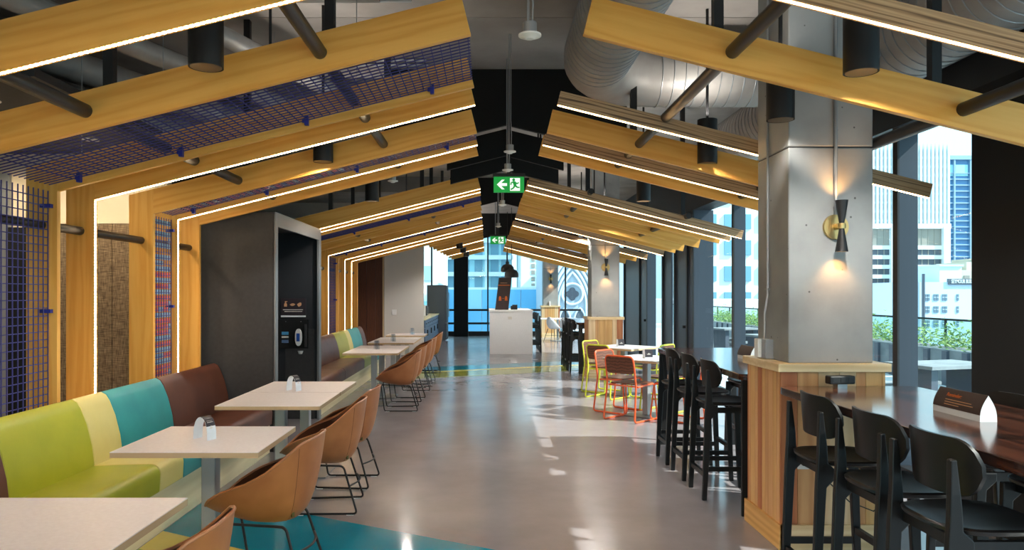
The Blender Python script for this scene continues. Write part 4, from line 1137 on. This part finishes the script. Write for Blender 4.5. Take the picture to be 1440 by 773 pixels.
# ------------------------------------------------------------------ island, sign, pendants, far furniture
t = thing('island_counter', 'white block island counter in the middle of the far floor', 'island', (0.62, 20.4, 0))
MB().box(-0.55, 0.40, -1.25, 1.25, 0, 1.09).build('body', 'white_top', t)
MB().box(-0.57, 0.57, -1.3, 1.3, 1.09, 1.14).build('worktop', 'white_top', t, bevel=0.004)
MB().box(-0.55, 0.555, -1.28, -1.22, 0, 1.09).build('end_panel', 'white_top', t)
MB().box(-0.08, 0.02, -1.288, -1.28, 0.9, 0.97).build('outlet_plate', 'white_wall', t)
t = thing('distance_sign', 'tall slanted dark sign with orange figures standing on the white island', 'sign', (0.4, 19.5, 1.14))
MB().prism([(-0.19, 0), (0.16, 0), (0.25, 0.85), (-0.09, 0.85)], 'y', -0.012, 0.012).build('board', 'sign_brown', t)
MB().box(-0.05, 0.13, -0.015, -0.012, 0.70, 0.712).build('text_line', 'print_tan', t)
MB().box(-0.11, 0.2, -0.015, -0.012, 0.635, 0.66).build('text_line', 'print_orange', t)
for x in (-0.06, 0.1):
    MB().prism([(x - 0.035, 0.24), (x - 0.005, 0.24), (x, 0.28), (x + 0.005, 0.24), (x + 0.035, 0.24), (x + 0.03, 0.33), (x + 0.015, 0.36), (x - 0.015, 0.36), (x - 0.03, 0.33)], 'y', -0.015, -0.012).build('figure_mark', 'print_orange', t)
MB().box(-0.01, 0.05, -0.015, -0.012, 0.295, 0.305).build('dash_mark', 'print_orange', t)
tag(MB().box(-0.09, 0.09, -0.06, 0.06, 0, 0.1).box(-0.05, 0.09, -0.06, 0.02, 0.1, 0.13).build('card_reader', 'black_paint', loc=(0.72, 19.8, 1.14), bevel=0.008), 'small black machine on the white island beside the slanted sign', 'machine')
def pendant(x, y, z, label):
    t = thing('dome_pendant', label, 'pendant lamp', (x, y, z), 0, 'dark dome pendants over the island')
    MB().lathe([(0.17, 0.0), (0.19, 0.02), (0.185, 0.12), (0.13, 0.2), (0.05, 0.23), (0.05, 0.3), (0.0, 0.3)], 28).build('shade', 'charcoal', t, smooth=True)
    MB().lathe([(0.0, 0.02), (0.16, 0.02), (0.16, 0.03), (0.0, 0.03)], 20).build('diffuser', 'lamp_glow', t)
    MB().tube([(0, 0, 0.3), (0, 0, ZC - z - 0.003)], 0.008, 6).build('cord', 'black_cable', t)
    spot('pendant_light', (0, 0, 0.0), 25, 130, 0.6, (1, 0.8, 0.6), (0, 0, -1), 0.1, t)
pendant(0.66, 20.0, 2.0, 'dark dome pendant lamp over the island, nearer of two')
pendant(0.58, 21.1, 2.18, 'dark dome pendant lamp over the island, farther of two')

# kitchen run
for n in range(4):
    y = 19.1 + n * 1.3
    t = thing('base_cabinet', 'blue-grey kitchen base cabinet, %s from the white wall' % ORD[n], 'cabinet', (-1.9, y + 0.65, 0), 0, 'kitchen base cabinets')
    MB().box(-0.32, 0.28, -0.645, 0.645, 0.08, 0.88).build('body', 'cabinet_blue', t)
    for s in (-1, 1):
        d = MB().box(0.28, 0.30, s * 0.322 - 0.315, s * 0.322 + 0.315, 0.1, 0.66).build('door', 'cabinet_blue', t, bevel=0.003)
        MB().box(0.30, 0.325, s * 0.05 - 0.008, s * 0.05 + 0.008, 0.45, 0.6).build('handle', 'black_metal', d)
        d = MB().box(0.28, 0.30, s * 0.322 - 0.315, s * 0.322 + 0.315, 0.68, 0.87).build('drawer', 'cabinet_blue', t, bevel=0.003)
        MB().box(0.30, 0.325, s * 0.322 - 0.08, s * 0.322 + 0.08, 0.77, 0.785).build('handle', 'black_metal', d)
    MB().box(-0.32, 0.22, -0.645, 0.645, 0, 0.08).build('plinth', 'black_paint', t)
tag(MB().box(-2.24, -1.58, 19.02, 24.32, 0.881, 0.921).build('worktop', 'pale_ply_y', bevel=0.003), 'pale worktop over the blue-grey kitchen cabinets', 'worktop')
t = thing('microwave', 'white microwave oven on the kitchen worktop', 'microwave', (-1.92, 21.0, 0.921))
MB().box(-0.22, 0.2, -0.28, 0.28, 0.01, 0.31).build('body', 'white_plastic', t, bevel=0.006)
MB().box(0.2, 0.22, -0.27, 0.12, 0.03, 0.3).build('door', 'black_paint', t)
MB().tube([(0.22, 0.08, 0.06), (0.25, 0.08, 0.06), (0.25, 0.08, 0.27), (0.22, 0.08, 0.27)], 0.008, 6).build('handle', 'steel', t)
t = thing('refrigerator', 'tall grey steel refrigerator at the end of the kitchen run', 'refrigerator', (-1.65, 24.75, 0))
MB().box(-0.33, 0.27, -0.4, 0.4, 0.02, 1.85).build('body', 'fridge_steel', t, bevel=0.006)
for y0, y1 in ((-0.395, -0.003), (0.003, 0.395)):
    d = MB().box(0.27, 0.33, y0, y1, 0.6, 1.84).build('door', 'fridge_steel', t, bevel=0.012)
    yy = y1 - 0.04 if y0 < 0 - 0.1 else y0 + 0.04
    MB().tube([(0.33, yy, 0.8), (0.37, yy, 0.8), (0.37, yy, 1.6), (0.33, yy, 1.6)], 0.012, 8).build('handle', 'steel', d)
MB().box(0.27, 0.33, -0.395, 0.395, 0.05, 0.59).build('freezer_drawer', 'fridge_steel', t, bevel=0.012)
t = thing('wall_shelf', 'small white open wall cabinet above the kitchen worktop', 'shelf', (-2.25, 19.6, 1.75))
MB().box(0, 0.3, -0.35, 0.35, 0, 0.02).box(0, 0.3, -0.35, 0.35, 0.33, 0.35).box(0, 0.3, -0.35, 0.35, 0.66, 0.68).box(0, 0.3, -0.37, -0.35, 0, 0.68).box(0, 0.3, 0.35, 0.37, 0, 0.68).build('shelf_frame', 'white_wall', t)

# white shell chairs and table by the far window
t = thing('high_table', 'white round-cornered table beside the farthest column', 'table', (2.35, 24.6, 0))
MB().prism([(p_.x, p_.y) for p_ in rounded([(-0.65, -0.4, 0), (0.65, -0.4, 0), (0.65, 0.4, 0), (-0.65, 0.4, 0)], 0.08, 4, True)], 'z', 0.72, 0.75).build('table_top', 'white_top', t)
MB().lathe([(0.0, 0), (0.25, 0), (0.25, 0.015), (0.035, 0.02), (0.035, 0.72), (0.0, 0.72)], 20).build('pedestal', 'leg_grey', t, smooth=True)
def shell_chair(label):
    t = thing('shell_chair', label, 'chair', (0, 0, 0), 0, 'white shell chairs by the far windows')
    def sh(u, v):
        a = 2 * PI * u; ca, sa = math.cos(a), math.sin(a); k = (1 - ca) / 2
        z = 0.43 + 0.38 * k ** 2.0; x = 0.23 * ca; y = 0.235 * sa * (1 - 0.15 * k)
        g = v ** 0.5; return (x * g, y * g, 0.41 + (z - 0.41) * v ** 2)
    o = MB().grid(sh, 28, 8, True).build('shell', 'shell_white', t, smooth=True, weld=True, recalc=False)
    sm = o.modifiers.new('thick', 'SOLIDIFY'); sm.thickness = 0.01
    for sx in (-1, 1):
        for sy in (-1, 1):
            MB().tube([(0.12 * sx, 0.12 * sy, 0.42), (0.22 * sx, 0.22 * sy, 0.0)], 0.012, 8, r1=0.008).build('leg', 'pipe_black', t, smooth=True)
    MB().tube([(0.17, 0.17, 0.2), (-0.17, -0.17, 0.2)], 0.004, 5).tube([(0.17, -0.17, 0.2), (-0.17, 0.17, 0.2)], 0.004, 5).build('wire_brace', 'black_metal', t)
    return t
w0 = shell_chair('white shell chair in front of the table by the farthest column'); w0.location = (2.55, 23.9, 0); w0.rotation_euler = (0, 0, 1.2)
copy_tree(w0, 'white shell chair left of the table by the farthest column', (2.15, 24.15, 0), 0.9)
copy_tree(w0, 'white shell chair right of the table by the farthest column', (3.05, 24.1, 0), 2.2)
tag(MB().lathe([(0.0, 0.0), (0.024, 0.0), (0.024, 0.12), (0.01, 0.14), (0.01, 0.17), (0.0, 0.17)], 14).build('soap_bottle', 'white_plastic', smooth=True, loc=(2.25, 26.602, 1.134)), 'small white bottle on the farthest column ledge', 'bottle')

# ------------------------------------------------------------------ terrace outside the right windows
struct(MB().box(XR + 0.2, 9.4, YB, 40.0, -0.3, -0.03).build('floor_terrace', 'terrace_paving'))
struct(MB().box(-200, 200, -60, 260, -26.2, -26.0).build('ground', 'asphalt'))
def rail(y0, y1, n):
    t = thing('glass_guardrail', 'glass guardrail with thin dark top bar at the terrace edge', 'railing', (9.15, y0, -0.03))
    MB().box(-0.02, 0.02, 0, y1 - y0, 1.06, 1.1).build('top_bar', 'mullion_black', t)
    k = 0.0
    while k < y1 - y0 - 0.1:
        MB().box(-0.006, 0.006, k + 0.01, min(k + 1.45, y1 - y0), 0.05, 1.06).build('glass_pane', 'rail_glass', t)
        MB().box(-0.02, 0.02, k - 0.015, k + 0.015, 0, 1.06).build('post', 'mullion_black', t); k += 1.46
rail(6.0, 38.0, 0)
def planter(y0, y1, label, seed):
    t = thing('hedge_planter', label, 'hedge', (8.35, (y0 + y1) / 2, -0.03)); L = (y1 - y0) / 2
    MB().box(-0.35, 0.35, -L, L, 0, 0.62).build('planter_box', 'planter_grey', t, bevel=0.01)
    for k in range(int(2 * L / 0.55)):
        MB().box(-0.40, -0.35, -L + 0.2 + k * 0.55, -L + 0.34 + k * 0.55, 0.0, 0.6).build('slat', 'tower_dark', t)
    rnd = random.Random(seed); mb = MB()
    for k in range(int(2 * L * 520)):
        p = Vector((rnd.gauss(0, 0.17), rnd.uniform(-L, L), 0.62 + abs(rnd.gauss(0.14, 0.13)))); s = rnd.uniform(0.025, 0.06)
        d = Vector((rnd.uniform(-1, 1), rnd.uniform(-1, 1), rnd.uniform(-0.3, 1))).normalized(); w = d.orthogonal().normalized()
        mb.add([p, p + d * s + w * s * 0.35, p + d * s * 2, p + d * s - w * s * 0.35], [(0, 1, 2, 3)])
    o = mb.build('foliage', 'leaf_green', t, recalc=False); o['kind'] = 'stuff'
planter(10.4, 13.9, 'green hedge in a grey planter on the terrace, seen behind the near counter', 1)
planter(14.3, 19.0, 'green hedge in a grey planter on the terrace, seen left of the nearest column', 2)
planter(19.4, 27.0, 'green hedge in a grey planter at the far end of the terrace', 3)
def terrace_table(x, y, label):
    t = thing('terrace_table', label, 'table', (x, y, -0.03), 0.3, 'terrace tables')
    MB().box(-0.55, 0.55, -0.35, 0.35, 0.70, 0.74).build('table_top', 'planter_grey', t)
    for sx in (-0.4, 0.4): MB().box(sx - 0.05, sx + 0.05, -0.25, 0.25, 0, 0.70).build('leg', 'tower_dark', t)
    for sy in (-0.62, 0.62):
        MB().box(-0.55, 0.55, sy - 0.13, sy + 0.13, 0.4, 0.44).build('bench_seat', 'planter_grey', t)
        MB().box(-0.4, -0.34, sy - 0.1, sy + 0.1, 0, 0.4).box(0.34, 0.4, sy - 0.1, sy + 0.1, 0, 0.4).build('bench_leg', 'tower_dark', t)
terrace_table(5.6, 9.1, 'grey terrace table with benches outside, behind the near counter')
terrace_table(6.0, 15.5, 'grey terrace table with benches outside, left of the nearest column')
terrace_table(6.2, 18.5, 'grey terrace table with benches outside, farthest along the terrace')

# ------------------------------------------------------------------ city
def window_grid(t, name, mat, xs, zs, w, h, y, depth=0.15, limit=300):
    me = MB().box(-w / 2, w / 2, -depth, 0.02, -h / 2, h / 2).mesh(name); n = 0
    for z in zs:
        for x in xs:
            if n >= limit: return
            shared(name, me, mat, t, (x, y, z)); n += 1
# white tower with fins and dark-banded podium
t = thing('office_tower', 'white office tower with vertical fins and banded lower floors, seen right of column', 'building', (34.0, 62.0, -26))
MB().box(-4.2, 4.6, 0, 14, 0, 39.8).build('body', 'tower_glass', t)
fin = MB().box(-0.075, 0.075, -0.4, 0.0, 0, 6.7).mesh('fin')
for k in range(27): shared('fin', fin, 'tower_white', t, (-4.1 + k * 0.33, 0, 33.4))
slab = MB().box(-4.2, 4.6, -0.14, 0.0, 0, 0.16).mesh('floor_band')
for k in range(9): shared('floor_band', slab, 'tower_white', t, (0, 0, 33.6 + k * 0.75))
MB().box(-4.25, 4.65, -0.42, 14, 33.0, 33.4).build('podium_cornice', 'tower_white', t)
MB().box(-4.2, 4.6, -0.1, 0, 31.6, 33.0).build('podium_screen', 'tower_taupe', t)
for k in range(14): MB().box(-4.2, 4.6, -0.25, 0.0, 31.27 - k * 0.81, 31.6 - k * 0.81).build('spandrel', 'tower_white', t)
for k in range(14): MB().box(-4.2, 4.6, -0.1, 0.0, 30.79 - k * 0.81, 31.27 - k * 0.81).build('window_band', 'tower_dark', t)
for k in range(16): MB().box(-4.0 + k * 0.53, -3.94 + k * 0.53, -0.13, 0.0, 20.0, 33.0).build('window_post', 'tower_taupe', t)
for x in (-4.3, -0.35, 4.0): MB().box(x, x + 0.55, -0.5, 0.05, 0, 33.2).build('pier', 'tower_white', t)
# blue glass tower
t = thing('glass_tower', 'blue glass tower with horizontal bars behind the white tower', 'building', (60.5, 92.0, -26))
MB().box(-4.0, 8.0, 0, 14, 0, 44.4).build('body', 'blue_glass', t)
bar = MB().box(-4.0, 8.0, -0.2, 0.0, 0, 0.15).mesh('floor_bar')
for k in range(30): shared('floor_bar', bar, 'blue_bar', t, (0, 0, 21.0 + k * 0.74))
vb = MB().box(-0.09, 0.09, -0.3, 0.0, 0, 40.2).mesh('vertical_bar')
for x in (-2.5, -0.5, 1.35, 3.4, 5.5): shared('vertical_bar', vb, 'blue_bar', t, (x, 0, 4.0))
for x in (-3.2, -1.5, 0.43, 2.4, 4.4): MB().box(x - 0.75, x + 0.75, -0.1, 0.02, 42.2, 43.6).build('crown_window', 'condo_glass', t)
MB().box(-4.0, 8.0, -0.35, 14, 44.2, 44.7).build('roof_edge', 'blue_bar', t)
# cream block with broken skyline
t = thing('cream_building', 'cream old building with a stepped roofline behind the painted sign building', 'building', (36.5, 54.0, -26))
MB().box(-2.9, 7.0, 0, 6, 0, 29.3).build('body', 'old_cream', t)
for x, w, h in ((-2.6, 0.8, 0.3), (-1.3, 0.9, 0.6), (-0.1, 0.5, 0.9), (0.8, 0.9, 0.5), (2.2, 1.5, 0.8)): MB().box(x, x + w, 0.3, 4, 29.3, 29.3 + h).build('roof_block', 'old_cream', t)
for k in range(10): MB().box(-2.6 + k * 0.9, -2.2 + k * 0.9, -0.06, 0.02, 28.2, 28.9).build('window', 'tower_taupe', t)
# old white building with painted wall sign
t = thing('white_building', 'old white building with small paired windows and a rooftop name sign', 'building', (31.0, 46.0, -26))
MB().box(-4.4, 6.0, 0, 6, 0, 28.3).build('body', 'old_white', t)
MB().box(-2.3, -0.9, 0.9, 4, 28.3, 29.3).build('roof_house', 'old_white', t)
MB().box(-2.36, -0.84, 0.8, 4.1, 29.3, 29.42).build('roof_edge', 'old_white', t)
MB().box(-2.35, -0.3, -0.1, 0.1, 28.14, 28.5).build('sign_board', 'old_sign', t)
text_mesh('SEYMOUR BUILDING', 0.34, 'sign_letters', 'tower_white', t, (-1.325, -0.13, 28.32), (PI / 2, 0, 0), 0.02, 0.004, squash=0.56)
MB().tube([(-3.95, -0.15, 10), (-3.95, -0.15, 28.8)], 0.09, 10).build('vent_stack', 'tower_dark', t, smooth=True)
for z in (27.34, 26.59, 25.72):
    for x in (-3.70, -3.55, -3.17, -3.0, -2.64, -2.47, -1.74):
        f = MB().box(-0.065, 0.065, -0.04, 0.02, -0.2, 0.2).build('window', 'old_window', t, loc=(x, 0, z))
        MB().box(-0.065, 0.065, -0.06, -0.04, -0.015, 0.015).build('sash', 'tower_white', f)
# buildings left of the column, seen past the terrace
t = thing('pale_block', 'pale blue-white apartment block seen between the window fins left of the nearest column', 'building', (21.0, 60.0, -26))
MB().box(-5.0, 3.5, 0, 12, 0, 40.0).build('body', 'condo_slab', t)
window_grid(t, 'window', 'condo_dark', (-4.2, -2.8, -1.4, 0.0, 1.4, 2.6), [25.0 + 2.1 * k for k in range(7)], 0.75, 1.2, 0)
t = thing('low_white_block', 'low white building with a long strip window under the pale apartment block', 'building', (15.2, 42.0, -26))
MB().box(-4.0, 4.0, 0, 12, 0, 27.2).build('body', 'tower_white', t)
MB().box(-4.0, 4.0, -0.08, 0.02, 23.4, 24.4).build('window_strip', 'tower_dark', t)
MB().box(-4.0, 4.0, -0.3, 0.0, 21.9, 22.3).build('ledge', 'planter_grey', t)
t = thing('fin_tower', 'slim blue-white tower beyond the window fins, far along the right', 'building', (17.6, 75.0, -26))
MB().box(-3.6, 1.6, 0, 10, 0, 46.0).build('body', 'condo_glass', t)
for k in range(9): MB().box(-3.7, 1.7, -0.3, 0.0, 22.0 + k * 2.6, 22.7 + k * 2.6).build('slab', 'condo_slab', t)

# beyond the far end windows
t = thing('condo_tower', 'cyan glass apartment tower with white balcony slabs beyond the far windows', 'building', (0.0, 78.0, -26))
MB().box(-9.0, 2.6, 0, 12, 0, 50.0).build('body', 'condo_glass', t)
for k in range(12): MB().box(-9.1, 2.7, -0.9, 0.0, 25.9 + k * 1.75, 26.35 + k * 1.75).build('balcony_slab', 'condo_slab', t)
me = MB().box(-0.42, 0.42, -0.06, 0.02, -0.62, 0.62).mesh('window')
for k in range(8):
    for x in (-7.6, -5.8, -3.9, -2.3, -0.9, 0.8, 1.9): shared('window', me, 'condo_dark', t, (x, 0, 27.0 + k * 1.75))
for x in (-4.9, -0.05): MB().box(x - 0.2, x + 0.2, -0.5, 0.0, 20, 48).build('pier', 'condo_slab', t)
t = thing('grid_tower', 'white tower with a grid of small windows beyond the far windows at right', 'building', (4.6, 70.0, -26))
MB().box(-1.4, 2.6, 0, 10, 0, 50.0).build('body', 'tower_white', t)
window_grid(t, 'window', 'tower_taupe', [-0.25 + 0.5 * k for k in range(6)], [24.0 + 0.62 * k for k in range(22)], 0.34, 0.4, 0, 0.05)
for z in (27.6, 33.0): MB().box(-1.45, 2.65, -0.3, 0.0, z, z + 0.7).build('white_band', 'tower_white', t)
t = thing('blue_panel_building', 'low building clad in sky-blue panels beyond the far windows', 'building', (0.6, 50.0, -26))
MB().box(-3.6, 4.3, 0, 10, 0, 28.0).build('body', 'tower_white', t)
for i in range(6):
    for j in range(4):
        MB().box(-3.55 + i * 1.31, -2.28 + i * 1.31, -0.08, 0.0, 22.1 + j * 1.45, 23.5 + j * 1.45).build('panel', 'sky_panel' if (i * 2 + j) % 5 else 'sky_panel_pale', t)
t = thing('grey_building', 'plain pale grey building at the left of the far windows', 'building', (-4.6, 46.0, -26))
MB().box(-4.0, 1.6, 0, 10, 0, 30.6).build('body', 'condo_slab', t)
for k in range(3): MB().box(-3.6, 1.2, -0.06, 0.02, 24.0 + k * 2.2, 24.9 + k * 2.2).build('window_band', 'condo_glass', t)
# gothic stone front
t = thing('stone_church', 'grey stone church front with pointed arch window and quatrefoil at far right', 'building', (4.75, 41.0, -26))
MB().box(-1.5, 3.0, 0.3, 8, 0, 34.0).build('body', 'stone_grey', t)
def arch(w, h, spring, n=12):   # pointed arch outline, from left foot over the tip to the right foot
    pts = []
    R = (w * w / 4 + h * h) / w
    for k in range(n + 1):
        a = math.asin(h / R) * k / n
        pts.append((-(R * math.cos(a) - (R - w / 2)), spring + R * math.sin(a)))
    return pts + [(-x_, z_) for x_, z_ in reversed(pts[:-1])]
zb = 26.0
for w, h, r in ((2.7, 2.9, 0.09), (2.3, 2.55, 0.08), (1.9, 2.2, 0.07), (1.55, 1.85, 0.07)):
    a = [(-w / 2, zb - 3)] + arch(w, h, zb + 0.9) + [(w / 2, zb - 3)]
    MB().tube([(x_, 0.22, z_) for x_, z_ in a], r, 8).build('arch_moulding', 'stone_pale', t, smooth=True)
c = (0.0, zb + 1.55)
MB().tube([(c[0] + 0.58 * math.cos(2 * PI * k / 24), 0.2, c[1] + 0.58 * math.sin(2 * PI * k / 24)) for k in range(24)], 0.07, 8, True).build('round_frame', 'stone_pale', t, smooth=True)
mb = MB()
for dx, dz in ((0.2, 0), (-0.2, 0), (0, 0.2), (0, -0.2)):
    mb.prism([(c[0] + dx + 0.17 * math.cos(2 * PI * k / 14), c[1] + dz + 0.17 * math.sin(2 * PI * k / 14)) for k in range(14)], 'y', 0.2 + dx * 0.01 + dz * 0.02, 0.32)
mb.prism([(c[0] - 0.2, c[1] - 0.2), (c[0] + 0.2, c[1] - 0.2), (c[0] + 0.2, c[1] + 0.2), (c[0] - 0.2, c[1] + 0.2)], 'y', 0.21, 0.32)
mb.build('quatrefoil', 'stone_dark', t)
for x in (-0.42, 0.42):
    a = [(-0.24, zb - 2.6)] + arch(0.48, 0.5, zb + 0.15) + [(0.24, zb - 2.6)]
    MB().prism([(x + p[0], p[1]) for p in a], 'y', 0.24, 0.32).build('lancet_pane', 'tower_dark', t)
    a = [(-0.3, zb - 2.6)] + arch(0.6, 0.62, zb + 0.15) + [(0.3, zb - 2.6)]
    MB().tube([(x + p[0], 0.22, p[1]) for p in a], 0.05, 6).build('lancet_frame', 'stone_pale', t, smooth=True)
    MB().tube([(x, 0.2, zb - 2.6), (x, 0.2, zb + 0.1)], 0.03, 6).build('lancet_bar', 'stone_pale', t)
for x in (-1.5, 1.5): MB().box(x - 0.14, x + 0.14, 0.0, 0.4, 0, 31.5).build('buttress', 'stone_pale', t)
